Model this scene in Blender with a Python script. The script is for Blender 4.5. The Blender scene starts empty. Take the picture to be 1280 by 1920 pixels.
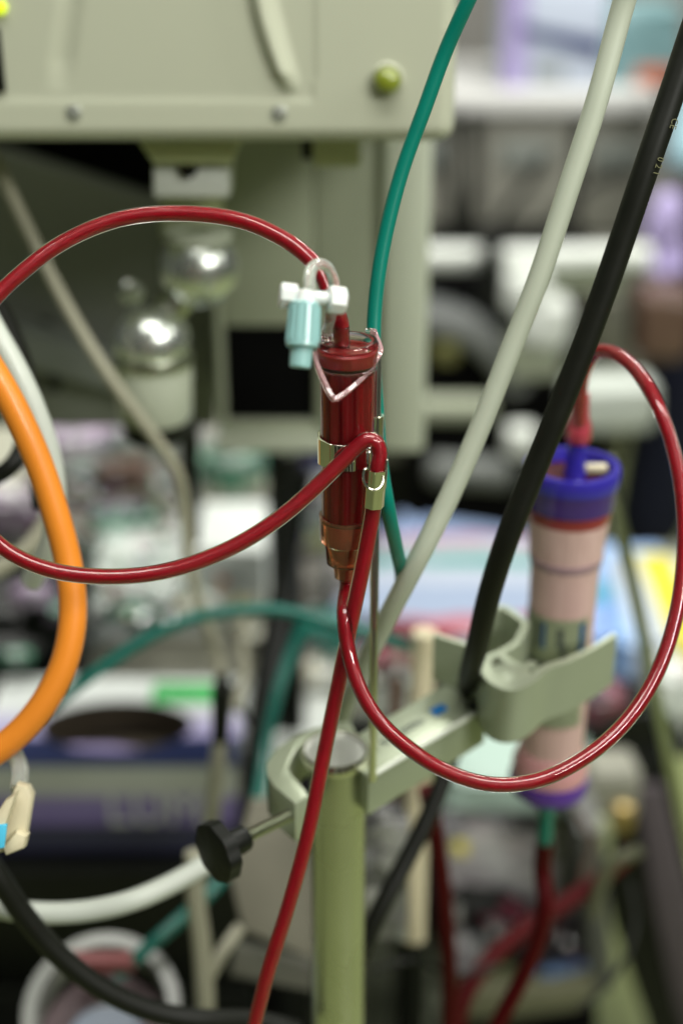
import bpy, bmesh, math, random
from mathutils import Vector, Matrix, noise
R = math.radians; PI = math.pi
sc = bpy.context.scene
C = sc.collection
# ------------------------------------------------------------------ camera
H = 1.5; PITCH = R(25)
cam = bpy.data.cameras.new('camera'); camo = bpy.data.objects.new('camera', cam); C.objects.link(camo)
camo.location = (0, 0, H); camo.rotation_euler = (PI/2 - PITCH, 0, 0)
cam.sensor_fit = 'VERTICAL'; cam.sensor_height = 36; cam.sensor_width = 24; cam.lens = 50
cam.clip_start = 0.02; cam.clip_end = 60
cam.dof.use_dof = True; cam.dof.focus_distance = 0.612; cam.dof.aperture_fstop = 2.8
sc.camera = camo
# ------------------------------------------------------------------ light
w = bpy.data.worlds.new('World'); sc.world = w; w.use_nodes = True
w.node_tree.nodes['Background'].inputs[0].default_value = (0.72, 0.80, 0.70, 1)
w.node_tree.nodes['Background'].inputs[1].default_value = 0.085
def area(name, loc, target, sx, sy, power, col=(1.0, 0.99, 0.93)):
    l = bpy.data.lights.new(name, 'AREA'); l.shape = 'RECTANGLE'; l.size = sx; l.size_y = sy
    l.energy = power; l.color = col
    o = bpy.data.objects.new(name, l); C.objects.link(o); o.location = loc
    o.rotation_euler = (Vector(target) - Vector(loc)).to_track_quat('-Z', 'Y').to_euler()
    return o
area('ceiling_lamp_near', (0.10, 0.20, 2.75), (0.1, 0.4, 0), 1.3, 0.60, 28)
area('ceiling_lamp_right', (1.7, 0.5, 2.7), (0.3, 0.8, 0.8), 0.4, 1.3, 20)
area('front_fill_behind', (1.6, -1.2, 2.6), (0.0, 0.8, 1.2), 1.3, 0.35, 46)  # added fill from behind the camera to brighten the front faces
area('ceiling_lamp_far', (0.9, 2.5, 2.75), (0.9, 2.5, 0), 1.3, 0.4, 56)
area('ceiling_lamp_left', (-0.9, 1.9, 2.75), (-0.6, 1.6, 0), 0.4, 1.2, 38)
sc.view_settings.view_transform = 'Standard'; sc.view_settings.look = 'None'
sc.view_settings.exposure = 0.0; sc.view_settings.gamma = 1
sc.cycles.max_bounces = 16; sc.cycles.transmission_bounces = 14; sc.cycles.transparent_max_bounces = 12

# ------------------------------------------------------------------ pixel -> world (photograph is 1280x1920)
cp, sp = math.cos(PITCH), math.sin(PITCH); F = 1920/36*50
def ray(px, py):
    u = (px-640)/F; v = (960-py)/F
    return Vector((u, cp+v*sp, -sp+v*cp))
def P(px, py, d): return Vector((0, 0, H)) + ray(px, py)*d
def PZ(px, py, z): r = ray(px, py); return Vector((0, 0, H)) + r*((z-H)/r.z)
def PY(px, py, Y): r = ray(px, py); return Vector((0, 0, H)) + r*(Y/r.y)
def rad(wpx, d): return wpx/2/F*d

# ------------------------------------------------------------------ materials
def mat(name, col, rough=0.5, metal=0.0, coat=0.0, trans=0.0, ior=1.45, noise_amt=0.12, scale=40, bump=0.0, sss=0.0, emit=None, aniso=0.0, rvar=0.0, alpha=1.0):
    m = bpy.data.materials.new(name); m.use_nodes = True; nt = m.node_tree; b = nt.nodes['Principled BSDF']
    b.inputs['Roughness'].default_value = rough; b.inputs['Metallic'].default_value = metal
    b.inputs['Coat Weight'].default_value = coat; b.inputs['Transmission Weight'].default_value = trans
    b.inputs['IOR'].default_value = ior; b.inputs['Coat Roughness'].default_value = 0.08
    b.inputs['Alpha'].default_value = alpha
    c = (*col, 1)
    b.inputs['Base Color'].default_value = c
    if sss: b.inputs['Subsurface Weight'].default_value = sss; b.inputs['Subsurface Radius'].default_value = (0.01, 0.004, 0.003); b.inputs['Subsurface Scale'].default_value = 0.5
    if emit: b.inputs['Emission Color'].default_value = (*emit[:3], 1); b.inputs['Emission Strength'].default_value = emit[3]
    if noise_amt or bump or rvar:
        tc = nt.nodes.new('ShaderNodeTexCoord'); n = nt.nodes.new('ShaderNodeTexNoise')
        n.inputs['Scale'].default_value = scale; n.inputs['Detail'].default_value = 5
        nt.links.new(tc.outputs['Object'], n.inputs['Vector'])
        if noise_amt:
            mx = nt.nodes.new('ShaderNodeMix'); mx.data_type = 'RGBA'
            mx.inputs['A'].default_value = tuple(x*(1-noise_amt) for x in col)+(1,)
            mx.inputs['B'].default_value = tuple(min(1, x*(1+noise_amt)) for x in col)+(1,)
            nt.links.new(n.outputs['Fac'], mx.inputs['Factor']); nt.links.new(mx.outputs['Result'], b.inputs['Base Color'])
        if rvar:
            mr = nt.nodes.new('ShaderNodeMapRange'); mr.inputs['To Min'].default_value = max(0, rough-rvar); mr.inputs['To Max'].default_value = rough+rvar
            nt.links.new(n.outputs['Fac'], mr.inputs['Value']); nt.links.new(mr.outputs['Result'], b.inputs['Roughness'])
        if bump:
            bp = nt.nodes.new('ShaderNodeBump'); bp.inputs['Strength'].default_value = bump; bp.inputs['Distance'].default_value = 0.001
            nt.links.new(n.outputs['Fac'], bp.inputs['Height']); nt.links.new(bp.outputs['Normal'], b.inputs['Normal'])
    return m
def bandmat(name, axis, stops, rough=0.45, coat=0.2, interp='CONSTANT', blotch=0.0):
    """printed wrapping: colour bands along one generated axis"""
    m = bpy.data.materials.new(name); m.use_nodes = True; nt = m.node_tree; b = nt.nodes['Principled BSDF']
    tc = nt.nodes.new('ShaderNodeTexCoord'); sx = nt.nodes.new('ShaderNodeSeparateXYZ'); cr = nt.nodes.new('ShaderNodeValToRGB')
    cr.color_ramp.interpolation = interp
    e = cr.color_ramp.elements
    while len(e) < len(stops): e.new(0.5)
    for i, (p, c) in enumerate(stops): e[i].position = p; e[i].color = (*c, 1)
    nt.links.new(tc.outputs['Generated'], sx.inputs[0])
    src = sx.outputs[axis]
    if blotch:
        n = nt.nodes.new('ShaderNodeTexNoise'); n.inputs['Scale'].default_value = 6; nt.links.new(tc.outputs['Generated'], n.inputs['Vector'])
        ma = nt.nodes.new('ShaderNodeMath'); ma.operation = 'MULTIPLY_ADD'; ma.inputs[1].default_value = blotch
        nt.links.new(n.outputs['Fac'], ma.inputs[0]); nt.links.new(src, ma.inputs[2]); src = ma.outputs[0]
        sb = nt.nodes.new('ShaderNodeMath'); sb.operation = 'SUBTRACT'; sb.inputs[1].default_value = blotch/2
        nt.links.new(src, sb.inputs[0]); src = sb.outputs[0]
    nt.links.new(src, cr.inputs[0]); nt.links.new(cr.outputs[0], b.inputs['Base Color'])
    b.inputs['Roughness'].default_value = rough; b.inputs['Coat Weight'].default_value = coat; b.inputs['IOR'].default_value = 1.35
    return m
def printmat(name, cols, cell=60, rough=0.3, coat=0.5, bump=0.5):
    """printed, crumpled wrapping: irregular patches of the given colours"""
    m = bpy.data.materials.new(name); m.use_nodes = True; nt = m.node_tree; b = nt.nodes['Principled BSDF']
    tc = nt.nodes.new('ShaderNodeTexCoord'); vo = nt.nodes.new('ShaderNodeTexVoronoi'); vo.inputs['Scale'].default_value = cell; vo.distance = 'CHEBYCHEV'
    sp_ = nt.nodes.new('ShaderNodeSeparateColor'); cr = nt.nodes.new('ShaderNodeValToRGB'); cr.color_ramp.interpolation = 'CONSTANT'
    e = cr.color_ramp.elements
    while len(e) < len(cols): e.new(0.5)
    for i, c in enumerate(cols): e[i].position = i/len(cols); e[i].color = (*c, 1)
    nt.links.new(tc.outputs['Object'], vo.inputs['Vector']); nt.links.new(vo.outputs['Color'], sp_.inputs[0]); nt.links.new(sp_.outputs[0], cr.inputs[0]); nt.links.new(cr.outputs[0], b.inputs['Base Color'])
    n = nt.nodes.new('ShaderNodeTexNoise'); n.inputs['Scale'].default_value = 45; n.inputs['Detail'].default_value = 3; nt.links.new(tc.outputs['Object'], n.inputs['Vector'])
    bp = nt.nodes.new('ShaderNodeBump'); bp.inputs['Strength'].default_value = bump; bp.inputs['Distance'].default_value = 0.01
    nt.links.new(n.outputs['Fac'], bp.inputs['Height']); nt.links.new(bp.outputs['Normal'], b.inputs['Normal'])
    b.inputs['Roughness'].default_value = rough; b.inputs['Coat Weight'].default_value = coat; b.inputs['Coat Roughness'].default_value = .12
    return m
def glass(name, col, ior=1.45, rough=0.0):
    return mat(name, col, rough=rough, trans=1.0, ior=ior, noise_amt=0)
M = dict(
    housing=mat('housing_plastic', (0.46, 0.48, 0.365), 0.42, coat=0.15, noise_amt=0.03, scale=9, bump=0.05),
    column=mat('column_paint', (0.34, 0.37, 0.27), 0.5, noise_amt=0.05, scale=7),
    post=mat('post_paint', (0.50, 0.54, 0.43), 0.45, noise_amt=0.04, scale=7),
    panel=mat('panel_grey', (0.20, 0.215, 0.18), 0.5, noise_amt=0.08, scale=8),
    greybar=mat('grey_bar', (0.22, 0.24, 0.22), 0.4, noise_amt=0.06),
    spout=mat('spout_plastic', (0.50, 0.54, 0.30), 0.35, coat=0.3, noise_amt=0.04),
    white=mat('white_plastic', (0.66, 0.69, 0.64), 0.35, coat=0.2, noise_amt=0.03),
    chrome=mat('chrome', (0.72, 0.76, 0.70), 0.27, metal=0.9, noise_amt=0.03, rvar=0.05),
    satin=mat('satin_steel', (0.50, 0.53, 0.42), 0.30, metal=1.0, noise_amt=0.06, scale=60, rvar=0.08),
    pole=mat('brushed_pole', (0.58, 0.60, 0.46), 0.28, metal=0.95, noise_amt=0.10, scale=30, rvar=0.08),
    nickel=mat('nickel_clip', (0.88, 0.87, 0.74), 0.10, metal=1.0, noise_amt=0.05, scale=200, rvar=0.05),
    alu=mat('painted_aluminium', (0.37, 0.415, 0.30), 0.40, metal=0.4, coat=0.1, noise_amt=0.06, scale=60, rvar=0.06),
    black=mat('black_plastic', (0.006, 0.007, 0.005), 0.45, ior=1.33, noise_amt=0.2, rvar=0.1),
    blackrub=mat('black_rubber', (0.006, 0.0068, 0.004), 0.50, ior=1.33, noise_amt=0.25, scale=90, bump=0.06, rvar=0.08),
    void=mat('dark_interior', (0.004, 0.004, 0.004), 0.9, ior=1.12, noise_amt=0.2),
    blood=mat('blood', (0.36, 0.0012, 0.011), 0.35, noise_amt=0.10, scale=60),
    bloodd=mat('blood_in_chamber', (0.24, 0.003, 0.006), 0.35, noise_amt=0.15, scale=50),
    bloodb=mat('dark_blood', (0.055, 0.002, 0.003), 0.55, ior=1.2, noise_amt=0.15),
    pvc=glass('clear_pvc', (1.0, 0.96, 0.95), 1.47),
    strapm=mat('pink_clear_strap', (0.90, 0.60, 0.62), 0.06, trans=0.72, coat=0.6, noise_amt=0),
    screw=mat('screw_zinc', (0.42,0.44,0.40), 0.35, metal=0.6),
    pcclear=glass('clear_polycarbonate', (1.0, 0.90, 0.89), 1.50),
    amber=mat('amber_clear_plastic', (0.98, 0.48, 0.29), 0.04, trans=0.94, coat=0.3, noise_amt=0),
    tubeclear=mat('cloudy_clear_tube', (0.80, 0.84, 0.76), 0.12, trans=0.75, noise_amt=0.02),
    green=mat('green_pvc', (0.0, 0.165, 0.118), 0.32, coat=0.25, noise_amt=0.10, scale=50),
    teal=mat('teal_plastic_film', (0.003, 0.125, 0.095), 0.35, coat=0.3, noise_amt=0.25, scale=30, bump=0.4),
    hosew=mat('ivory_hose', (0.46, 0.50, 0.40), 0.42, coat=0.15, noise_amt=0.05, scale=60, bump=0.06),
    hosep=mat('pale_hose', (0.56, 0.60, 0.53), 0.40, coat=0.15, noise_amt=0.05),
    beige=mat('beige_cable', (0.36, 0.35, 0.26), 0.5, noise_amt=0.06),
    cream=mat('cream_plastic', (0.62, 0.56, 0.38), 0.4, coat=0.1, noise_amt=0.05),
    orange=mat('orange_hose', (0.80, 0.255, 0.022), 0.42, coat=0.15, noise_amt=0.05, scale=30, bump=0.05),
    cyan=mat('aqua_cap', (0.40, 0.70, 0.68), 0.28, coat=0.3, trans=0.35, noise_amt=0.03),
    milk=mat('milky_white', (0.68, 0.72, 0.69), 0.3, coat=0.2, sss=0.2, noise_amt=0.02),
    blue=mat('blue_cap', (0.035, 0.026, 0.32), 0.2, coat=0.6, noise_amt=0.08, scale=30),
    pinkconn=mat('pink_connector', (0.55, 0.07, 0.10), 0.2, trans=0.3, coat=0.5, noise_amt=0.05),
    fibre=None, logo=mat('logo_blue', (0.0, 0.14, 0.42), 0.4, noise_amt=0.03), ink=mat('grey_ink', (0.16, 0.19, 0.16), 0.5, noise_amt=0.03),
    inky=mat('yellow_ink', (0.10, 0.10, 0.035), 0.5, noise_amt=0.03),
    lime=mat('lime_button', (0.20, 0.24, 0.02), 0.08, coat=1.0, noise_amt=0.05),
    limelight=mat('lime_lamp', (0.4, 0.5, 0.02), 0.3, noise_amt=0, emit=(0.6, 0.75, 0.02, 1.0)),
    floor=mat('green_vinyl', (0.26, 0.30, 0.13), 0.32, coat=0.2, noise_amt=0.10, scale=3, rvar=0.06),
    wall=mat('wall_paint', (0.26, 0.25, 0.235), 0.7, noise_amt=0.05, scale=2),
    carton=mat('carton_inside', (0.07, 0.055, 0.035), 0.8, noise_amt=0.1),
    paper=mat('white_paper', (0.68, 0.72, 0.68), 0.6, noise_amt=0.04),
    lilac=mat('lilac_print', (0.36, 0.30, 0.55), 0.5, noise_amt=0.12, scale=12),
    navy=mat('navy_print', (0.012, 0.025, 0.12), 0.45, noise_amt=0.1),
    greenprint=mat('green_print', (0.02, 0.42, 0.08), 0.5, noise_amt=0.1),
    cloudbag=printmat('cloudy_bag', [(.62,.68,.63),(.52,.60,.55),(.70,.74,.70),(.40,.52,.46),(.66,.70,.66),(.60,.58,.56)], 38, .2),
    pinkbag=printmat('lilac_bag', [(.42,.30,.44),(.55,.48,.58),(.20,.13,.20),(.36,.26,.40),(.60,.58,.60),(.12,.12,.11)], 55, .25),
    greenbag=printmat('green_bag', [(.05,.20,.12),(.30,.40,.34),(.03,.12,.07),(.10,.30,.18),(.02,.06,.04)], 70),
    brownbag=mat('brown_bag', (0.12, 0.07, 0.05), 0.4, coat=0.2, noise_amt=0.3, scale=20),
    redbag=printmat('dark_red_wrap', [(.16,.02,.035),(.03,.02,.02),(.10,.05,.08),(.02,.02,.03),(.22,.05,.08)], 70),
    greybag=printmat('grey_bag', [(.24,.25,.24),(.15,.15,.15),(.34,.34,.33),(.20,.19,.20),(.09,.09,.09)], 60, .3, .4, .6),
    navybag=printmat('navy_wrap', [(.03,.04,.14),(.01,.01,.03),(.06,.06,.10),(.02,.03,.10)], 50),
    tray=mat('tray_metal', (0.50, 0.50, 0.40), 0.40, metal=0.15, noise_amt=0.05),
    mauve=mat('mauve_fabric', (0.085, 0.070, 0.078), 0.7, noise_amt=0.15, scale=60, bump=0.2),
    drawer=mat('drawer_grey', (0.27, 0.265, 0.225), 0.5, noise_amt=0.06, scale=6),
    skin=mat('skin', (0.50, 0.28, 0.20), 0.5, sss=0.1, noise_amt=0.06),
    gown=mat('pale_blue_cloth', (0.32, 0.50, 0.58), 0.8, noise_amt=0.08, bump=0.2),
    trouser=mat('navy_cloth', (0.004, 0.006, 0.022), 0.85, noise_amt=0.15, bump=0.2),
    glove=mat('lilac_glove', (0.45, 0.38, 0.66), 0.45, noise_amt=0.06),
    hair=mat('brown_hair', (0.04, 0.02, 0.01), 0.6, noise_amt=0.3, scale=120),
    orangebox=mat('orange_print', (0.55, 0.14, 0.06), 0.5, noise_amt=0.08),
    tealpack=mat('teal_pack', (0.20, 0.34, 0.36), 0.3, coat=0.3, noise_amt=0.2, scale=10),
    skyblue=mat('sky_blue_film', (0.24, 0.40, 0.72), 0.3, coat=0.4, noise_amt=0.12, scale=14),
    yellow=mat('yellow_print', (0.72, 0.62, 0.04), 0.5, noise_amt=0.05),
    aqua=mat('aqua_print', (0.10, 0.36, 0.48), 0.5, noise_amt=0.08),
)

# ------------------------------------------------------------------ mesh helpers (everything in world coordinates)
def new_bm(): return bmesh.new()
def tag(o, label=None, cat=None, group=None, kind=None):
    for k, v in (('label', label), ('category', cat), ('group', group), ('kind', kind)):
        if v: o[k] = v
    return o
def thing(name, loc, label, cat, group=None):
    o = bpy.data.objects.new(name, None); C.objects.link(o); o.location = loc; o.empty_display_size = 0.02
    return tag(o, label, cat, group)
def root_loc(p):
    while p.parent: p = p.parent
    return p.location.copy()
def obj(name, bm, m, parent=None, smooth=True, label=None, cat=None, group=None, kind=None, angle=35):
    me = bpy.data.meshes.new(name)
    bmesh.ops.recalc_face_normals(bm, faces=bm.faces)
    bm.to_mesh(me); bm.free()
    for mm in (m if isinstance(m, (list, tuple)) else [m]): me.materials.append(mm)
    if smooth:
        me.polygons.foreach_set('use_smooth', [True]*len(me.polygons))
        try: me.set_sharp_from_angle(angle=R(angle))
        except Exception: pass
    o = bpy.data.objects.new(name, me); C.objects.link(o)
    if parent is not None:
        off = root_loc(parent); me.transform(Matrix.Translation(-off)); o.parent = parent
    else:
        xs = [v.co for v in me.vertices]
        c = sum(xs, Vector())/len(xs); zmin = min(v.z for v in xs); c.z = zmin
        if kind != 'structure': me.transform(Matrix.Translation(-c)); o.location = c
    return tag(o, label, cat, group, kind)
def catmull(pts, n=10):
    pts = [Vector(p) for p in pts]
    if len(pts) < 3: 
        return [pts[0].lerp(pts[1], i/n) for i in range(n+1)]
    ext = [pts[0]*2-pts[1]] + pts + [pts[-1]*2-pts[-2]]
    out = []
    for i in range(1, len(ext)-2):
        p0, p1, p2, p3 = ext[i-1:i+3]
        # centripetal parametrisation
        def tj(ti, a, b): return ti + max((b-a).length, 1e-6)**0.5
        t0 = 0; t1 = tj(t0, p0, p1); t2 = tj(t1, p1, p2); t3 = tj(t2, p2, p3)
        for k in range(n):
            t = t1 + (t2-t1)*k/n
            a1 = p0*((t1-t)/(t1-t0)) + p1*((t-t0)/(t1-t0)); a2 = p1*((t2-t)/(t2-t1)) + p2*((t-t1)/(t2-t1)); a3 = p2*((t3-t)/(t3-t2)) + p3*((t-t2)/(t3-t2))
            b1 = a1*((t2-t)/(t2-t0)) + a2*((t-t0)/(t2-t0)); b2 = a2*((t3-t)/(t3-t1)) + a3*((t-t1)/(t3-t1))
            out.append(b1*((t2-t)/(t2-t1)) + b2*((t-t1)/(t2-t1)))
    out.append(pts[-1]); return out
def smoothpts(p, it=3):
    for _ in range(it):
        p = [p[0]] + [(p[i-1]+p[i]*2+p[i+1])/4 for i in range(1, len(p)-1)] + [p[-1]]
    return p
def sweep(bm, path, r, seg=20, caps=True, prof=None):
    """tube along path; r is a number or a function of t; prof a closed 2-D profile instead of a circle"""
    n = len(path); rings = []
    T = [(path[min(i+1, n-1)]-path[max(i-1, 0)]).normalized() for i in range(n)]
    nrm = T[0].orthogonal().normalized()
    if prof: 
        z = Vector((0, 0, 1)); nrm = (z - T[0]*z.dot(T[0])).normalized()
    for i in range(n):
        if i: 
            nrm = (nrm - T[i]*nrm.dot(T[i])).normalized()
        bn = T[i].cross(nrm)
        rr = r(i/(n-1)) if callable(r) else r
        ring = []
        if prof:
            for (a, b) in prof: ring.append(bm.verts.new(path[i] + nrm*a + bn*b))
        else:
            for k in range(seg):
                an = 2*PI*k/seg
                ring.append(bm.verts.new(path[i] + (nrm*math.cos(an) + bn*math.sin(an))*rr))
        rings.append(ring)
    m = len(rings[0])
    for a, b in zip(rings, rings[1:]):
        for k in range(m): bm.faces.new((a[k], a[(k+1) % m], b[(k+1) % m], b[k]))
    if caps: bm.faces.new(rings[0][::-1]); bm.faces.new(rings[-1])
    return bm
def tube_bm(pts, r, seg=20, n=10, sm=3): return sweep(new_bm(), smoothpts(catmull(pts, n), sm), r, seg)
def frame(axis):
    a = Vector(axis).normalized(); x = a.orthogonal().normalized() if abs(a.z) < 0.99 else Vector((1, 0, 0)); y = a.cross(x)
    return a, x, y
def lathe(bm, base, axis, prof, seg=40, flute=None, closed=False):
    """prof: list of (height along axis, radius)"""
    a, x, y = frame(axis); base = Vector(base); rings = []
    for (h, r) in prof:
        if r <= 1e-7: rings.append([bm.verts.new(base+a*h)]); continue
        ring = []
        for k in range(seg):
            t = 2*PI*k/seg; rr = r*(1+(flute[1]*math.cos(flute[0]*t) if flute else 0))
            ring.append(bm.verts.new(base + a*h + (x*math.cos(t)+y*math.sin(t))*rr))
        rings.append(ring)
    prs = list(zip(rings, rings[1:]))
    if closed: prs.append((rings[-1], rings[0]))
    for p, q in prs:
        if len(p) == 1 and len(q) == 1: continue
        for k in range(seg):
            k2 = (k+1) % seg
            if len(p) == 1: bm.faces.new((p[0], q[k2], q[k]))
            elif len(q) == 1: bm.faces.new((p[k], p[k2], q[0]))
            else: bm.faces.new((p[k], p[k2], q[k2], q[k]))
    if not closed:
        if len(rings[0]) > 1: bm.faces.new(rings[0][::-1])
        if len(rings[-1]) > 1: bm.faces.new(rings[-1])
    return bm
def box(bm, lo, hi, bev=0.0, mtx=None, seg=2):
    lo, hi = Vector(lo), Vector(hi)
    r = bmesh.ops.create_cube(bm, size=1.0); vs = r['verts']
    s = hi-lo; c = (lo+hi)/2
    for v in vs: v.co = Vector((v.co.x*s.x, v.co.y*s.y, v.co.z*s.z)) + c
    if bev:
        es = list({e for v in vs for e in v.link_edges})
        g = bmesh.ops.bevel(bm, geom=es, offset=bev, segments=seg, affect='EDGES', profile=0.5)
        vs = list({v for f in g['faces'] for v in f.verts} | {v for v in vs if v.is_valid})
    if mtx is not None: 
        for v in vs: v.co = mtx @ v.co
    return bm
def prism(bm, pts, dirv, bev=0.0, seg=2):
    """extrude a polygon of world points along dirv"""
    vs = [bm.verts.new(p) for p in pts]; f = bm.faces.new(vs)
    e = bmesh.ops.extrude_face_region(bm, geom=[f]); nv = [g for g in e['geom'] if isinstance(g, bmesh.types.BMVert)]
    for v in nv: v.co += Vector(dirv)
    if bev:
        es = [ed for ed in {ed for v in vs+nv for ed in v.link_edges} if len(ed.link_faces) == 2 and ed.calc_face_angle(0) > 0.6]
        bmesh.ops.bevel(bm, geom=es, offset=bev, segments=seg, affect='EDGES', profile=0.5)
    return bm
def ribbon_prism(bm, pts, th, dz, bev=0.0):
    """flat bar bent along pts in plan, thickness th, hanging down by dz (a constant)"""
    path = smoothpts(catmull(pts, 8), 2); L, Rr = [], []
    n = len(path)
    for i, p in enumerate(path):
        t = (path[min(i+1, n-1)]-path[max(i-1, 0)]); t.z = 0; t.normalize(); s = Vector((-t.y, t.x, 0))
        h = th(i/(n-1)) if callable(th) else th
        L.append(p+s*h/2); Rr.append(p-s*h/2)
    top = [bm.verts.new(p) for p in L+Rr[::-1]]; bot = [bm.verts.new(v.co-Vector((0, 0, dz))) for v in top]
    m = len(top)
    for i in range(n-1):
        bm.faces.new((top[i], top[i+1], top[m-2-i], top[m-1-i])); bm.faces.new((bot[i+1], bot[i], bot[m-1-i], bot[m-2-i]))
    for i in range(m): bm.faces.new((top[i], bot[i], bot[(i+1) % m], top[(i+1) % m]))
    if bev:
        es = [ed for ed in bm.edges if len(ed.link_faces) == 2 and ed.calc_face_angle(0) > 0.9]
        bmesh.ops.bevel(bm, geom=es, offset=bev, segments=2, affect='EDGES', profile=0.5)
    return bm
def pouch(c, size, seed, rot=0.0, flat=2.6, amp=0.18, tilt=0.0, n=22):
    """crumpled bag / wrapped packet"""
    bm = new_bm(); bmesh.ops.create_uvsphere(bm, u_segments=n*2, v_segments=n, radius=1.0)
    mt = Matrix.Translation(Vector(c)) @ Matrix.Rotation(rot, 4, 'Z') @ Matrix.Rotation(tilt, 4, 'X')
    for v in bm.verts:
        p = v.co.copy(); q = Vector([math.copysign(abs(x)**(1/flat*1.2), x) for x in p])
        s = 1 + amp*noise.noise(p*2.3+Vector((seed*7.1, seed, 0))) + amp*0.6*noise.noise(p*6+Vector((seed, 3, seed))) + amp*0.3*noise.noise(p*15+Vector((0, seed, 9)))
        q = Vector((q.x*size[0]/2, q.y*size[1]/2, q.z*size[2]/2))*s
        v.co = mt @ q
    return bm
def text_bm(s, size, mtx, ext=0.0001):
    cu = bpy.data.curves.new('t', 'FONT'); cu.body = s; cu.size = size; cu.extrude = ext; cu.resolution_u = 3; cu.align_x = 'CENTER'; cu.align_y = 'CENTER'
    o = bpy.data.objects.new('t', cu); C.objects.link(o)
    dg = bpy.context.evaluated_depsgraph_get(); me = bpy.data.meshes.new_from_object(o.evaluated_get(dg))
    bm = new_bm(); bm.from_mesh(me); bpy.data.meshes.remove(me); bpy.data.objects.remove(o); bpy.data.curves.remove(cu)
    for v in bm.verts: v.co = mtx @ v.co
    return bm
def mtx_from(origin, xdir, ydir):
    x = Vector(xdir).normalized(); y = Vector(ydir); y = (y-x*y.dot(x)).normalized(); z = x.cross(y)
    m = Matrix((x, y, z)).transposed().to_4x4(); m.translation = Vector(origin); return m
def hose(name, pts, wpx_d, m, label, cat='hose', group=None, seg=24, r=None):
    rr = r if r else rad(*wpx_d)
    return obj(name, tube_bm([P(*p) for p in pts], rr, seg), m, label=label, cat=cat, group=group)
def blood_line(pts, r, label, group, core=0.61, bm_mat='blood'):
    path = smoothpts(catmull([P(*p) if isinstance(p, tuple) else p for p in pts], 14), 6)
    t = thing('blood_tube', path[-1], label, 'tube', group)
    obj('tube_wall', sweep(new_bm(), path, r, 28), M['pvc'], t)
    obj('blood', sweep(new_bm(), path, r*core, 20), M[bm_mat], t)
    return t

# ================================================================== THE SETTING
bm = new_bm(); box(bm, (-5, -3, -0.1), (6, 6, 0)); obj('floor', bm, M['floor'], smooth=False, kind='structure')
bm = new_bm(); box(bm, (-5, 4.3, 0), (6, 4.5, 3.0)); obj('back_wall', bm, M['wall'], smooth=False, kind='structure')

bm = new_bm(); box(bm, (-5, -2.1, 0), (6, -1.95, 3.0)); obj('reflection_wall', bm, M['wall'], smooth=False, kind='structure')  # unseen wall added so the metal parts have something to reflect
for x_ in (-2.6, -1.25, -.45, .55, 1.5, 2.9):
    bm = new_bm(); box(bm, (x_-.28, -1.949, 0.002), (x_+.28, -1.90, 2.1)); obj('dark_reflection_panel', bm, M['void'], smooth=False, kind='structure')  # unseen dark panels added to put vertical bars into metal reflections
# ================================================================== DIALYSIS MACHINE (upper left)
HX0, HX1, HY0, HY1, HZ0, HZ1 = -0.36, 0.0650, 0.833, 1.03, 1.346, 1.72
mach = thing('dialysis_machine', (-0.15, 1.3, 0), 'cream green dialysis machine with a wide monitor housing over a grey column', 'medical machine')
def build_housing():
    # front face as a displaced grid (band raised to give the finger groove's shading, and a soft crease), rounded rim, box behind
    nx, nz = 260, 130; bm = new_bm(); rc = 0.010; grid = []
    def px_of(x, z):
        dv = Vector((x, HY0, z-H)); d = dv.y*cp - dv.z*sp
        return 640+x/d*F, 960-(dv.y*sp+dv.z*cp)/d*F
    for j in range(nz+1):
        z = HZ0 + (HZ1-HZ0)*(j/nz)**2.2; row = []
        for i in range(nx+1):
            x = HX0 + (HX1-HX0)*i/nx
            ex = max(0, rc-min(x-HX0, HX1-x)); ez = max(0, rc-min(z-HZ0, HZ1-z)); e = min(rc, math.hypot(ex, ez))
            dy = rc-math.sqrt(max(0, rc*rc-e*e))
            X, Y = px_of(x, z)
            if Y < 176:
                k = max(-0.5, Y/165); xl = 470+52*abs(k)**1.4*(1 if k > 0 else -1)+k*4; xr = 524+44*k
                t = (X-xl)/(xr-xl)
                if -0.15 < t < 1:
                    g = (t+.15)/.45 if t < .30 else 1-(t-.30)/.70
                    g = g*g*(3-2*g); dy -= 0.0065*g*min(1, max(0, (176-Y)/40))
                xc = 132-22*min(1, max(0, k)); s = abs(X-xc)/34
                if s < 1: dy += 0.0022*(0.5+0.5*math.cos(PI*s))*min(1, max(0, (172-Y)/60))
            dy += 0.0009/(1+math.exp(-(188-Y)/3.0)) if -60 < X < 590 else 0
            xx = x + (0 if e < rc or ex == 0 or ez == 0 else 0)
            row.append(bm.verts.new((xx, HY0+dy, z)))
        grid.append(row)
    # pull the square corners in to a round outline
    for j in (range(nz+1)):
        for i in range(nx+1):
            v = grid[j][i]; cx = min(max(v.co.x, HX0+rc), HX1-rc); cz = min(max(v.co.z, HZ0+rc), HZ1-rc)
            dx, dz = v.co.x-cx, v.co.z-cz; L = math.hypot(dx, dz)
            if L > rc: v.co.x = cx+dx/L*rc; v.co.z = cz+dz/L*rc
    for j in range(nz):
        for i in range(nx): bm.faces.new((grid[j][i], grid[j][i+1], grid[j+1][i+1], grid[j+1][i]))
    rim = [grid[0][i] for i in range(nx+1)] + [grid[j][nx] for j in range(1, nz+1)] + [grid[nz][i] for i in range(nx-1, -1, -1)] + [grid[j][0] for j in range(nz-1, 0, -1)]
    back = [bm.verts.new((v.co.x, HY1, v.co.z)) for v in rim]; m = len(rim)
    for k in range(m): bm.faces.new((rim[k], back[k], back[(k+1) % m], rim[(k+1) % m]))
    bm.faces.new(back)
    return obj('monitor_housing', bm, M['housing'], mach)
build_housing()
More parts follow.
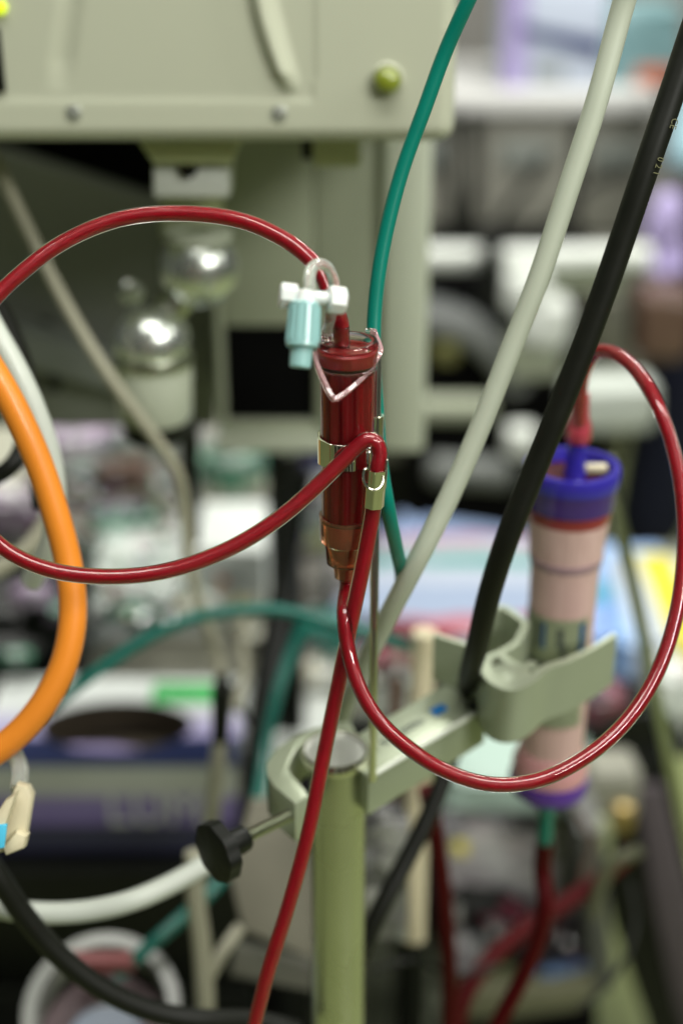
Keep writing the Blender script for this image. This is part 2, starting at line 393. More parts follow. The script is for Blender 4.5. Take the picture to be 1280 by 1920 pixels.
for (px, py) in ((138, 212), (523, 213)):
    c = PY(px, py, HY0)
    s = obj('screw', lathe(new_bm(), c+Vector((0, 0.001, 0)), (0, -1, 0), [(0, .0046), (.0016, .0046), (.0019, .0040), (.0006, .0034), (.0006, .0030), (.0022, .0026), (.0026, .0014), (.0012, .0012), (.0012, 0)], 28), M['screw'], mach)
c = PY(725, 150, HY0)
bz = obj('button', lathe(new_bm(), c, (0, -1, 0), [(-.001, .0078), (.004, .0078), (.006, .0072), (.0085, .0055), (.0098, .003), (.0102, 0)], 32), M['lime'], mach)
obj('bezel', lathe(new_bm(), c, (0, -1, 0), [(-.001, .0079), (.002, .0079), (.0026, .0085), (.0018, .0096), (-.001, .0098)], 32, closed=True), M['housing'], bz)
a = PY(-30, 52, HY0); b = PY(12, 172, HY0)
bm = new_bm(); box(bm, (a.x-0.02, HY0-0.002, b.z), (b.x, HY0+0.01, a.z), 0.001); obj('display_window', bm, M['black'], mach)
c = PY(0, 14, HY0); obj('indicator_lamp', lathe(new_bm(), c, (0, -1, 0), [(-.001, .0042), (.002, .0040), (.0032, .002), (.0035, 0)], 20), M['limelight'], mach)
# column under the housing
CY = 1.05; cz0 = PY(640, 832, CY).z; cxl = PY(398, 500, CY).x
def col_box(name, x0, x1, y0, y1, z0, z1, m, bev=0.004): 
    bm = new_bm(); box(bm, (x0, y0, z0), (x1, y1, z1), bev); return obj(name, bm, m, mach)
a = PY(418, 612, CY); b = PY(592, 792, CY)
# column front built as a frame round the black recess
col_box('column_face', cxl, 0.0645, CY+0.02, CY+0.25, cz0, 1.50, M['column'])
col_box('column_face', cxl, a.x, CY, CY+0.0195, cz0+.001, 1.50, M['column'], 0.002)
col_box('column_face', b.x, 0.034, CY, CY+0.0195, cz0+.001, 1.50, M['column'], 0.002)
col_box('column_face', a.x+.0003, b.x-.0003, CY, CY+0.0195, a.z, 1.50, M['column'], 0.002)
col_box('column_face', a.x+.0003, b.x-.0003, CY, CY+0.0195, cz0+.001, b.z, M['column'], 0.002)
col_box('black_hatch', a.x+.0006, b.x-.0006, CY+0.006, CY+0.0196, b.z+.0003, a.z-.0003, M['void'], 0.003)
pr = PY(715, 500, CY-.012).x
col_box('corner_post', pr, 0.0655, CY-0.012, CY+0.02, cz0-.004, 1.49, M['post'], 0.006)
col_box('bottom_rim', cxl-.002, pr-.001, CY-0.006, CY+0.02, cz0-.006, cz0+.008, M['post'], 0.003)
col_box('spine', -0.075, -0.040, CY+0.2505, CY+0.29, 0.06, 1.66, M['black'])
col_box('base', -0.35, 0.2, CY+0.1, CY+0.62, 0.0, 0.06, M['column'])
# left side panel with its slanted top edge, black sheet standing in for the shade behind
SY = 1.16
bm = new_bm(); prism(bm, [PY(-240, 225, SY), PY(20, 290, SY), PY(275, 372, SY), PY(405, 372, SY), PY(405, 803, SY), PY(-240, 803, SY)], (0, 0.03, 0), 0.004)
obj('side_panel', bm, M['panel'], mach)
bm = new_bm(); box(bm, (PY(-240, 500, SY).x, SY+.06, PY(0, 780, SY).z), (cxl-.001, SY+.09, 1.56)); obj('shade_backing', bm, M['void'], mach)
p = [PY(-60, 590, SY-.03), PY(60, 622, SY-.03), PY(170, 655, SY-.03), PY(330, 705, SY-.03)]
bm = new_bm(); prism(bm, [p[0], p[1], p[2], p[3], p[3]-Vector((0, 0, .030)), p[2]-Vector((0, 0, .034)), p[1]-Vector((0, 0, .034)), p[0]-Vector((0, 0, .034))], (0, .028, 0), 0.004)
obj('side_rail', bm, M['greybar'], mach)
for (px, py) in ((85, 612), (100, 720)):
    obj('hole_plug', lathe(new_bm(), PY(px, py, SY-.001), (0, -1, 0), [(0, .007), (.002, .006), (.002, 0)], 18), M['black'], mach)
c = PY(628, 285, 0.90)
bm = new_bm(); box(bm, c+Vector((-.014, -.01, -.008)), c+Vector((.016, .02, .018)), .003); obj('outlet_block', bm, M['spout'], mach)
bm = new_bm(); box(bm, PY(565, 300, 0.91)+Vector((0, 0, 0)), PY(612, 268, 0.91)+Vector((0, .02, 0.006)), .002); obj('outlet_collar', bm, M['black'], mach)

# ball-jointed holder hanging under the housing
bj = thing('ball_joint_holder', P(285, 800, 1.0), 'silver holder arm with two shiny ball joints hanging under the cream housing', 'holder arm')
D = 0.90; t0 = PY(360, 262, 0.86); zt = t0.z
def frustum(name, pxl, pxr, py0, pxl2, pxr2, py1, Y, dep, m, parent, bev=.003):
    A, B = PY(pxl, py0, Y), PY(pxr, py0, Y); Cc, Dd = PY(pxr2, py1, Y), PY(pxl2, py1, Y)
    bm = new_bm(); prism(bm, [A, B, Cc, Dd], (0, dep, 0), bev); return obj(name, bm, m, parent)
frustum('funnel', 255, 455, 262, 288, 432, 310, 0.87, .055, M['spout'], bj)
wb = frustum('clamp_block', 286, 430, 316, 287, 428, 372, 0.878, .045, M['white'], bj)
c = PY(352, 317, .876); obj('bolt_hole', lathe(new_bm(), c, (0, -1, 0), [(-.001, .0058), (.0015, .0054), (.0015, 0)], 20), M['black'], wb)
q = PY(362, 372, .955); q2 = PY(362, 452, .955)
obj('neck', lathe(new_bm(), q2, (0, 0, 1), [(0, .019), (.004, .0215), (q.z-q2.z+.01, .0215)], 32), M['spout'], bj)
b1 = P(374, 500, 0.925); b2 = P(284, 640, 0.945)
def ball(c, r, sq=1.0): return [( -r+2*r*k/18, max(0, r*math.sin(PI*k/18))) for k in range(0)] 
def sphere(bm, c, r, seg=36):
    g = bmesh.ops.create_uvsphere(bm, u_segments=seg, v_segments=seg//2, radius=r)
    for v in g['verts']: v.co += Vector(c)
    return bm
obj('ball', sphere(new_bm(), b1, rad(152, .925)), M['chrome'], bj)
obj('collar', lathe(new_bm(), b1+Vector((0, 0, .017)), (0, 0, 1), [(0, .0205), (.003, .0225), (.008, .0215)], 32, closed=False), M['post'], bj)
obj('ball', sphere(new_bm(), b2, rad(146, .945)), M['chrome'], bj)
obj('link', tube_bm([b1+Vector((-.006, .004, -.012)), (b1+b2)/2+Vector((0.004, .006, .004)), b2+Vector((.004, 0, .012))], .011, 20), M['satin'], bj)
obj('link_knob', sphere(new_bm(), P(247, 548, .985), rad(46, .985)), M['chrome'], bj)
obj('cup', lathe(new_bm(), b2-Vector((0, 0, .055)), (0, 0, 1), [(0, .0225), (.003, .0245), (.03, .0262), (.038, .0262), (.043, .0268), (.047, .0255)], 36), M['post'], bj)
obj('cup_ring', lathe(new_bm(), b2-Vector((0, 0, .0155)), (0, 0, 1), [(0, .0268), (.003, .0276), (.007, .0270), (.009, .0262)], 36), M['satin'], bj)
obj('foot', lathe(new_bm(), b2-Vector((0, 0, .070)), (0, 0, 1), [(0, .018), (.004, .0225), (.0149, .0232)], 30), M['black'], bj)
pl = P(352, 785, 1.06)
obj('stem', tube_bm([b2-Vector((0, 0, .066)), P(330, 800, 1.03), pl, P(356, 900, 1.09), P(360, 1010, 1.16)], .0068, 14), M['black'], bj)

# ================================================================== DRIP CHAMBER, IN FOCUS
Yc = 0.5700   # distance of its vertical axis
def cz(py): return PY(645, py, Yc).z
top = PY(651, 637, Yc-.0); ax = top.x; 
def dz(z): return Vector((ax, Yc, z))
zt = top.z            # cap top
k = 1.0
zb = cz(1070)
rb = 0.0113
ch = thing('drip_chamber', dz(zb), 'clear drip chamber full of dark red blood, upright in the middle of the tubes', 'drip chamber')
z_cap0 = cz(684) ; z_neck = cz(972)
# plain wall + blood column, fluted to imitate stripes of refracted light
wall = lathe(new_bm(), dz(0), (0, 0, 1), [(z_neck, rb*1.0), (z_cap0-.0002, rb*1.04)], 96)
obj('chamber_wall', wall, M['pcclear'], ch)
obj('blood', lathe(new_bm(), dz(0), (0, 0, 1), [(z_neck+.0004, rb*.30), (z_neck+.0012, rb*.80), (z_cap0-.0006, rb*.86)], 96, flute=(11, .075)), M['bloodd'], ch)
# cap : collar, dished top, two ports
cr = .0130
cap = obj('cap', lathe(new_bm(), dz(0), (0, 0, 1), [(z_cap0, 0), (z_cap0, cr*.94), (z_cap0+.001, cr*.96), (zt-.0065, cr*.975), (zt-.006, cr), (zt-.001, cr), (zt, cr*.95), (zt, cr*.86), (zt-.0030, cr*.82), (zt-.0034, 0.0008), (zt-.0034, 0)], 64), M['pcclear'], ch)
obj('cap_blood', lathe(new_bm(), dz(0), (0, 0, 1), [(z_cap0+.0006, rb*.80), (z_cap0+.0012, cr*.80), (zt-.0048, cr*.82), (zt-.0040, cr*.78), (zt-.0040, 0)], 48), M['bloodd'], cap)
obj('cap_ring', lathe(new_bm(), dz(0), (0, 0, 1), [(z_cap0-.0012, rb*1.06), (z_cap0-.0012, cr*.98), (z_cap0-.0002, cr*1.0), (z_cap0-.0001, rb*1.06)], 64, closed=True), M['pcclear'], cap)
# inlet port (in front) and side port
pin = PZ(640, 650, zt-.0034)
obj('inlet_port', lathe(new_bm(), pin, (0, 0, 1), [(0, .0022), (0, .0036), (.0085, .0034), (.0088, .0024), (.0088, .0022)], 28, closed=True), M['pcclear'], ch)
pm = PZ(612, 640, zt-.0034)
obj('monitor_port', lathe(new_bm(), pm, (0, 0, 1), [(0, .0010), (0, .0024), (.006, .0022), (.006, .0014)], 24, closed=True), M['pcclear'], ch)
# moulded lug on the cap's right and the strap (bail) that hangs from it
st = [(589, 664, .598), (596, 690, .592), (610, 722, .588), (620, 742, .586), (627, 748, .586), (640, 742, .587), (668, 720, .590), (692, 695, .596), (709, 668, .604), (712, 658, .609), (706, 640, .614), (699, 622, .617)]
w_, h_ = .0008, .0016
prof = [(h_, w_), (h_*.7, w_*1.3), (-h_*.7, w_*1.3), (-h_, w_), (-h_, -w_), (-h_*.7, -w_*1.3), (h_*.7, -w_*1.3), (h_, -w_)]
obj('strap', sweep(new_bm(), smoothpts(catmull([P(*p) for p in st], 8), 1), 1, prof=prof), M['strapm'], ch)
lp = P(700, 625, .616)
bm = new_bm(); box(bm, lp+Vector((-.004, -.003, -.002)), lp+Vector((.0012, .003, .0016)), .0008); obj('lug', bm, M['pcclear'], ch)
# bottom funnel, amber edged
z1, z2, z3, z4 = cz(972), cz(1010), cz(1052), cz(1080)
obj('funnel', lathe(new_bm(), dz(0), (0, 0, 1), [(z1+.002, rb*1.10), (z1+.002, rb*1.01), (z2, rb*.93), (z3+.001, rb*.70), (z3, rb*.42), (z4, rb*.36), (z4, rb*.50), (z3, rb*.56), (z3, rb*.82), (z2-.001, rb*.90), (z2, rb*1.06), (z1, rb*1.10)], 56, closed=True), M['amber'], ch)
obj('funnel_blood', lathe(new_bm(), dz(0), (0, 0, 1), [(z4, rb*.32), (z3+.001, rb*.34), (z3+.002, rb*.60), (z2, rb*.80), (z1, rb*.84)], 40), M['bloodd'], ch)

# steel rod, ring holder and tube clip
rodx = PY(703, 1000, 0.592).x; ROD = Vector((rodx, 0.595, 0))
rod = thing('holder_rod', ROD+Vector((0, 0, P(700, 1345, .70).z)), 'thin upright steel rod behind the drip chamber carrying a ring holder', 'rod')
z_lo = PY(700, 1400, .595).z-.02; z_hi = cz(700)
obj('shaft', lathe(new_bm(), Vector((rodx, .595, 0)), (0, 0, 1), [(z_lo, .0021), (z_hi-.001, .0021), (z_hi, .0014)], 20), M['nickel'], rod)
rz = cz(842)
obj('ring_band', lathe(new_bm(), dz(rz-.0052), (0, 0, 1), [(0, rb*1.06), (0, rb*1.12), (.0002, rb*1.15), (.0118, rb*1.15), (.012, rb*1.12), (.012, rb*1.06)], 112, flute=(9, .022), closed=True), M['nickel'], rod)  # flutes added to break the band's reflections into stripes
bm = new_bm(); lathe(bm, Vector((rodx, .595, rz-.0045)), (0, 0, 1), [(0, .0022), (0, .0036), (.0105, .0036), (.0105, .0022)], 20, closed=True)
obj('rod_sleeve', bm, M['nickel'], rod)
# tube clip: little folded sheet sleeve round the tube with a bent wire loop
cc = P(705, 880, .604)
tc_top, tc_bot = P(706, 872, .603), P(700, 948, .612); axis = tc_top-tc_bot; L = axis.length
clip = thing('tube_clip', tc_bot, 'small shiny nickel clip gripping the red tube right of the chamber', 'clip')
def arcband(base, axis, r, h0, h1, a0, a1, m, name, parent, th=.0006, n=60):
    a, x, y = frame(axis); bm = new_bm(); rings = []
    # reference direction: towards the camera
    f = Vector((0, -1, 0)); f = (f-a*f.dot(a)).normalized(); s = a.cross(f)
    for (h, rr) in ((h0, r), (h1, r), (h1, r+th), (h0, r+th)):
        rings.append([bm.verts.new(base+a*h+(f*math.cos(t)+s*math.sin(t))*rr*(1+.045*math.cos(7*t+1))) for t in [a0+(a1-a0)*k/n for k in range(n+1)]])  # radius waves shape striped reflections into the sleeve
    for i in range(4):
        p, q = rings[i], rings[(i+1) % 4]
        for k in range(n): bm.faces.new((p[k], p[k+1], q[k+1], q[k]))
    bm.faces.new([r_[0] for r_ in rings]); bm.faces.new([r_[-1] for r_ in rings])
    return obj(name, bm, m, parent)
arcband(tc_bot, axis, .0037, 0, L*.50, -PI*.95, PI*.95, M['nickel'], 'lower_sleeve', clip)
arcband(tc_bot, axis, .0041, L*.46, L*.93, -PI*.25, PI*.9, M['nickel'], 'upper_sleeve', clip, th=.0005)
wire = [(690, 878, .597), (684, 880, .596), (681, 890, .5955), (683, 905, .595), (690, 915, .5945), (700, 919, .594), (710, 916, .5945), (717, 905, .596), (718, 893, .597)]
obj('wire_loop', tube_bm([P(*p) for p in wire], .00055, 10), M['nickel'], clip)
bm = new_bm(); prism(bm, [P(722, 862, .601), P(727, 862, .601), P(724, 905, .604), P(719, 905, .604)], (0, .002, 0), .0003); obj('side_tab', bm, M['nickel'], clip)
bm = new_bm(); prism(bm, [P(686, 845, .600), P(694, 845, .600), P(692, 872, .601), P(687, 870, .601)], (0, .002, 0), .0004); obj('hook', bm, M['nickel'], clip)

# ================================================================== BLOOD TUBES
RT = .00352
zi = pin+Vector((0, 0, .001))
loopA = [zi, pin+Vector((-.0003, 0, .010)), (627, 575, .585), (606, 520, .590), (578, 483, .595), (530, 447, .600), (450, 413, .606), (345, 400, .612), (235, 408, .615), (130, 448, .615), (45, 508, .612), (-25, 580, .61), (-85, 700, .61), (-95, 830, .61), (-60, 950, .608), (5, 1026, .606), (85, 1066, .605), (185, 1081, .605), (300, 1073, .605), (415, 1036, .605), (515, 978, .604), (590, 915, .603), (640, 866, .602), (668, 838, .601), (688, 825, .6005), (704, 829, .601), (711, 848, .602), (708, 875, .603), (704, 910, .607), (700, 950, .612),
         (690, 1010, .617), (674, 1090, .623), (655, 1180, .63), (633, 1290, .638), (606, 1420, .645), (578, 1560, .652), (540, 1700, .66), (500, 1830, .67), (470, 1950, .68)]
blood_line(loopA, RT, 'glossy red blood tube looping far left from the chamber top, pinched by the nickel clip', 'blood tubes')
nz = dz(z4+.003)
loopB = [nz, nz-Vector((0, 0, .008)), (645, 1150, .628), (652, 1215, .628), (670, 1280, .626), (706, 1345, .622), (760, 1398, .618), (830, 1443, .616), (915, 1470, .616), (1005, 1464, .618), (1090, 1424, .622), (1165, 1362, .628), (1222, 1280, .634), (1260, 1180, .64), (1279, 1070, .645), (1280, 960, .65), (1263, 850, .656), (1232, 760, .662), (1190, 693, .680), (1150, 662, .695), (1115, 663, .715), (1094, 700, .730), (1086, 750, .745), (1085, 795, .758)]
blood_line(loopB, .0034, 'glossy red blood tube sweeping in a big right hand loop to the dialyser', 'blood tubes')

# ================================================================== STOPCOCK WITH AQUA CAP, in front of the chamber
sk = thing('stopcock', P(560, 690, .552), 'white T-shaped stopcock with an aqua cap and a bent clear tube', 'stopcock')
def cyl_px(name, p0, p1, wpx, m, parent, prof=None, seg=32, closed_ends=True, w2=None):
    A, B = P(*p0), P(*p1); d = (p0[2]+p1[2])/2; r = rad(wpx, d); r2 = rad(w2, d) if w2 else r; L = (B-A).length; b = min(r, L)*.12
    return obj(name, lathe(new_bm(), A, B-A, [(0, 0), (0, r-b), (b, r), (L-b, r2), (L, r2-b), (L, 0)], seg), m, parent)
cyl_px('barrel', (534, 553, .552), (640, 563, .556), 27, M['milk'], sk)
cyl_px('end_block', (524, 553, .552), (556, 557, .553), 50, M['milk'], sk, seg=8)
cyl_px('end_block', (614, 561, .555), (646, 565, .557), 54, M['milk'], sk, seg=8)
cp_ = cyl_px('luer_cap', (571, 566, .550), (566, 652, .550), 56, M['cyan'], sk, w2=62)
cyl_px('cap_tip', (566, 648, .550), (562, 690, .550), 44, M['cyan'], sk, w2=40)
cyl_px('cap_neck', (574, 548, .551), (571, 572, .550), 40, M['milk'], sk)
for k in range(14):
    t = 2*PI*k/14; a_, x_, y_ = frame(P(566, 652, .55)-P(571, 566, .55)); c0 = P(571, 574, .55); c1 = P(567, 640, .55); o_ = (x_*math.cos(t)+y_*math.sin(t))
    r0 = rad(57, .55); r1 = rad(62, .55)
    obj('grip_rib', sweep(new_bm(), [c0+o_*r0, c1+o_*r1], .0004, 6), M['cyan'], cp_)
obj('bent_tube', tube_bm([P(581, 545, .553), P(580, 522, .557), P(584, 504, .562), P(597, 495, .567), P(612, 500, .572), P(622, 516, .576), P(627, 540, .579), P(622, 580, .58), pm+Vector((0, 0, .004))], .0024, 20), M['tubeclear'], sk)

# ================================================================== HOSES CROSSING THE FRAME
hose('green_hose', [(905, -60, .60), (880, -5, .605), (835, 95, .615), (795, 205, .622), (755, 315, .628), (727, 420, .632), (710, 510, .635), (701, 600, .638), (701, 690, .64), (707, 780, .642), (714, 870, .644), (727, 950, .648), (741, 1020, .665), (752, 1075, .69), (745, 1120, .74), (715, 1180, .80), (672, 1260, .86), (640, 1330, .90), (632, 1500, .95)], (28, .628), M['green'], 'thin dark green hose falling behind the drip chamber from the top edge')
hose('ivory_hose', [(1195, -80, .60), (1170, 0, .61), (1118, 190, .62), (1063, 360, .63), (1010, 520, .64), (955, 660, .65), (900, 800, .66), (838, 940, .67), (772, 1070, .68), (712, 1185, .71), (668, 1280, .77), (640, 1350, .82), (625, 1440, .88)], (43, .62), M['hosew'], 'thick ivory hose slanting from upper right down behind the red tube')
bh = hose('black_hose', [(1340, -60, .60), (1300, 50, .61), (1262, 165, .615), (1212, 310, .62), (1160, 465, .63), (1105, 620, .64), (1050, 760, .65), (1000, 885, .66), (950, 1010, .67), (915, 1120, .69), (894, 1210, .715), (882, 1255, .75), (870, 1315, .83), (850, 1400, .87), (820, 1490, .86), (768, 1600, .85), (715, 1700, .84), (670, 1800, .84)], (49, .625), M['blackrub'], 'heavy black hose slanting down past the dialyser behind the clamp bar')
# faint yellow print on the black hose
rr = rad(49, .625)
for (s, px, py, d) in (('0 2 1', 1233, 312, .612), ('CE', 1262, 232, .610)):
    A, B = P(px+14, py-50, d), P(px-8, py+22, d)
    xd = (B-A).normalized(); n_ = (Vector((0, 0, H))-A).normalized(); yd = n_.cross(xd)
    pt = P(px, py, d); obj('print', text_bm(s, .0040, mtx_from(pt-n_*.0022, xd, yd)), M['inky'], bh)
hose('orange_hose', [(-70, 600, .67), (-30, 668, .67), (20, 752, .675), (70, 860, .68), (105, 965, .685), (130, 1065, .69), (137, 1155, .69), (122, 1240, .69), (85, 1315, .69), (35, 1375, .69), (-25, 1420, .69), (-90, 1450, .69)], (53, .68), M['orange'], 'thick orange hose bowing in from the left edge behind the red loop')
hose('pale_hose', [(-60, 520, .72), (-15, 610, .72), (35, 700, .725), (72, 785, .73), (95, 860, .735), (104, 930, .74), (98, 1010, .75), (60, 1090, .77)], (44, .72), M['hosep'], 'pale grey-white hose curving behind the orange hose on the left')
hose('black_cable', [(-40, 520, .76), (0, 585, .77), (40, 680, .78), (60, 760, .79), (75, 850, .80), (80, 950, .81)], (44, .77), M['blackrub'], 'black cable half hidden behind the pale hose at the left edge', 'cable')
hose('black_cable', [(-60, 905, .78), (-10, 895, .78), (25, 870, .78), (45, 830, .79), (50, 790, .8)], (34, .78), M['blackrub'], 'short black cable hooking under the orange hose near the left edge', 'cable')
hose('beige_cable', [(-30, 255, .90), (10, 340, .90), (70, 465, .90), (135, 590, .91), (205, 705, .92), (280, 808, .94), (330, 880, .96), (346, 950, .98), (356, 1060, 1.0), (385, 1160, 1.02), (408, 1240, 1.03), (416, 1300, 1.03)], (24, .92), M['beige'], 'thin beige cable slanting across the machine on the left', 'cable')
pg = thing('cable_plug', P(415, 1390, 1.03), 'black moulded plug on the end of the thin beige cable over the glove box', 'plug')
cyl_px('plug_body', (417, 1285, 1.02), (413, 1388, 1.03), 40, M['black'], pg, w2=34)
cyl_px('strain_relief', (418, 1262, 1.02), (417, 1290, 1.02), 24, M['black'], pg)
obj('cord', tube_bm([P(*p) for p in ((413, 1386, 1.03), (408, 1440, 1.04), (400, 1500, 1.06), (395, 1560, 1.08))], rad(30, 1.04), 16), M['beige'], pg)
hose('white_hose', [(-60, 1680, .76), (0, 1702, .76), (80, 1712, .76), (170, 1707, .76), (250, 1688, .76), (325, 1655, .77), (390, 1618, .78), (450, 1580, .80)], (40, .765), M['hosep'], 'glossy white hose sagging between the left edge and the black knob')
hose('black_hose', [(-70, 1540, .72), (-15, 1625, .72), (45, 1715, .73), (115, 1795, .74), (200, 1858, .75), (290, 1897, .76), (380, 1912, .77), (480, 1915, .79), (560, 1935, .80)], (42, .74), M['blackrub'], 'black hose sagging across the bottom left corner')
hose('green_tube', [(90, 1330, 1.0), (150, 1283, 1.0), (210, 1240, 1.0), (280, 1195, 1.0), (360, 1160, 1.0), (440, 1145, 1.0), (515, 1143, 1.0), (570, 1153, 1.0), (625, 1170, 1.0), (700, 1190, 1.0), (770, 1215, 1.02)], (23, 1.0), M['teal'], 'green tube arching over the glove box and behind the red tubes', 'tube')
hose('green_strap', [(575, 1150, 1.10), (548, 1220, 1.10), (520, 1300, 1.09), (498, 1400, 1.08), (485, 1490, 1.06), (455, 1585, 1.03), (405, 1660, 1.0), (345, 1718, .99), (285, 1770, .98), (220, 1830, .98)], (24, 1.05), M['teal'], 'green film tubing running down behind the black knob to the round tub', 'tube')

# ================================================================== POLE, CLAMP BAR, KNOB
PZT = P(628, 1405, .735).z; PC = PZ(629, 1405, PZT)
pole = thing('infusion_pole', (PC.x, PC.y, 0), 'stout upright steel pole with a flat cap below the drip chamber', 'pole')
obj('shaft', lathe(new_bm(), (PC.x+.0012, PC.y, 0), (0, 0, 1), [(.03, .0146), (PZT-.004, .0146)], 48), M['pole'], pole)
obj('pole_cap', lathe(new_bm(), (PC.x, PC.y, 0), (0, 0, 1), [(PZT-.006, .0168), (PZT-.0012, .0174), (PZT, .0168), (PZT-.0002, .0155), (PZT-.0016, .0148), (PZT-.0016, .004), (PZT-.0012, 0)], 48), mat('cap_steel', (.52, .53, .49), .3, metal=.6, noise_amt=.08), pole)
obj('cap_rim', lathe(new_bm(), (PC.x, PC.y, 0), (0, 0, 1), [(PZT-.0052, .0170), (PZT-.0052, .0177), (PZT-.0008, .0178), (PZT+.0005, .0171), (PZT+.0005, .0162), (PZT-.0004, .0160), (PZT-.0004, .0168)], 64, closed=True), M['nickel'], pole)
obj('foot', lathe(new_bm(), (PC.x, PC.y, 0), (0, 0, 1), [(0, .2), (.02, .2), (.03, .19), (.04, .03), (.06, .018)], 48), M['black'], pole)
cl = thing('clamp_bar', PZ(620, 1420, PZT-.03), 'painted metal clamp bar with a blue mark, hooked round the pole top', 'clamp')
BZ = PZT-.005
bl = [PZ(612, 1362, BZ), PZ(850, 1272, BZ), PZ(910, 1325, BZ), PZ(690, 1458, BZ)]
# make it a true rectangle in plan
e1 = (bl[2]-bl[3]); Lb = e1.length; ex = e1.normalized(); ey = Vector((-ex.y, ex.x, 0)); wd = abs((bl[1]-bl[2]).dot(ey))
o0 = bl[3]
rect = [bl[3], bl[2], bl[1], bl[1]+bl[3]-bl[2]]
bm = new_bm(); prism(bm, rect, (0, 0, -.0245), .0016, 3); blk = obj('clamp_block', bm, M['alu'], cl)
# painted highlight along the front edge
bm = new_bm(); sweep(bm, [o0+ex*.002+Vector((0, 0, -.0003))-ey*.0000, o0+ex*(Lb-.002)+Vector((0, 0, -.0003))], .0014, 12); obj('edge_highlight', bm, mat('highlight_paint', (.66, .70, .60), .35, coat=.3), blk)
# lettering, read from the other side (upside down from here)
ctr = o0+ex*(Lb*.56)+ey*wd*.50+Vector((0, 0, .00035))
obj('lettering', text_bm('FRESENIUS', .0068, mtx_from(ctr-ex*.010, -ex, -ey)), M['ink'], blk)
obj('lettering', text_bm('MC', .0045, mtx_from(ctr-ex*.034-ey*.002, -ex, -ey)), M['ink'], blk)
lo = o0+ex*(Lb*.56+.018)+ey*wd*.50+Vector((0, 0, .0003))
for k in range(3):
    c0 = lo+ex*(-.0032+.0032*k)
    pts = [c0+ey*(.0034)+ex*.001, c0+ey*.0034+ex*.0034, c0+ey*0+ex*.0044, c0-ey*.0034+ex*.0022, c0-ey*.0034-ex*.0002, c0-ex*0+ey*0]
    bm = new_bm(); prism(bm, pts, (0, 0, .0002)); obj('logo_mark', bm, M['logo'], blk, smooth=False)
# hooked jaw round the pole
jz = BZ-.001
jaw_out = [(655, 1350), (620, 1356), (585, 1366), (550, 1380), (516, 1404), (499, 1430), (500, 1452), (514, 1474), (553, 1507), (578, 1492)]
jaw_in = [(571, 1478), (547, 1452), (539, 1440), (545, 1424), (556, 1404), (574, 1386), (600, 1376), (640, 1372), (670, 1378)]
pts = [PZ(x, y, jz) for x, y in jaw_out+jaw_in]
bm = new_bm(); prism(bm, pts, (0, 0, -.024), .0008, 2); obj('hook_jaw', bm, M['alu'], cl)
# threaded rod and star knob
r0, r1 = PZ(560, 1520, jz-.010), PZ(432, 1583, jz-.010)
kax = (r1-r0).normalized()
bm = new_bm(); L = (r1-r0).length
pf = []; n_th = 44
for i in range(n_th*2+1): pf.append((-.012+(L+.008)*i/(n_th*2), .0027 if i % 2 else .0033))
lathe(bm, r0, kax, pf, 20); obj('threaded_rod', bm, M['satin'], cl)
kc = PZ(405, 1598, jz-.010)
kb = new_bm(); a_, x_, y_ = frame(kax)
lathe(kb, kc-kax*.006, kax, [(0, 0), (0, .012), (.0012, .0150), (.0078, .0150), (.009, .012), (.009, 0)], 72, flute=(8, .03)); obj('knob', kb, M['black'], cl)
obj('knob_hub', lathe(new_bm(), kc-kax*.018, kax, [(0, .0058), (.001, .0064), (.0119, .0072)], 32), M['black'], cl)

# ================================================================== DIALYSER AND ITS HOLDER
DT = P(1072, 878, .785); DSC = 1.083; 
dl = thing('dialyser', (DT.x, DT.y, DT.z-.215), 'pale pink dialyser cylinder with deep blue caps standing in the clamp', 'dialyser')
DR = .0180; DC = .0248
def dzp(h): return Vector((DT.x, DT.y, DT.z+h))
fm = bpy.data.materials.new('fibre_bundle'); fm.use_nodes = True; nt = fm.node_tree; b = nt.nodes['Principled BSDF']
tcn = nt.nodes.new('ShaderNodeTexCoord'); mp = nt.nodes.new('ShaderNodeMapping'); mp.inputs['Scale'].default_value = (700, 700, 4)
nn = nt.nodes.new('ShaderNodeTexNoise'); nn.inputs['Scale'].default_value = 1; nn.inputs['Detail'].default_value = 3
rp = nt.nodes.new('ShaderNodeValToRGB'); rp.color_ramp.elements[0].position = .3; rp.color_ramp.elements[0].color = (.56, .36, .33, 1); rp.color_ramp.elements[1].position = .7; rp.color_ramp.elements[1].color = (.70, .49, .45, 1)
nt.links.new(tcn.outputs['Object'], mp.inputs[0]); nt.links.new(mp.outputs[0], nn.inputs['Vector']); nt.links.new(nn.outputs['Fac'], rp.inputs[0]); nt.links.new(rp.outputs[0], b.inputs['Base Color']); b.inputs['Roughness'].default_value = .55; b.inputs['Coat Weight'].default_value = .35; b.inputs['Coat Roughness'].default_value = .1
M['fibre'] = fm
obj('fibre_bundle', lathe(new_bm(), dzp(0), (0, 0, 1), [(-.170, DR*.96), (-.058, DR), (-.052, DR*1.04), (-.036, DR*1.12), (-.026, DR*1.17)], 56), fm, dl)
obj('seal_ring', lathe(new_bm(), dzp(0), (0, 0, 1), [(-.0262, DC*.85), (-.022, DC*.88), (-.0196, DC*.88)], 56), mat('red_seal', (.30, .03, .035), .3, coat=.5), dl)
obj('shoulder_ring', lathe(new_bm(), dzp(0), (0, 0, 1), [(-.0520, DR*1.045), (-.0495, DR*1.08), (-.0475, DR*1.09)], 56), mat('mauve_ring', (.34, .22, .26), .3, coat=.5), dl)
obj('cap_skirt', lathe(new_bm(), dzp(0), (0, 0, 1), [(-.0195, DC*.88), (-.019, DC*.93), (-.0072, DC*.965)], 64), mat('violet_skirt', (.05, .018, .16), .18, coat=.7), dl)
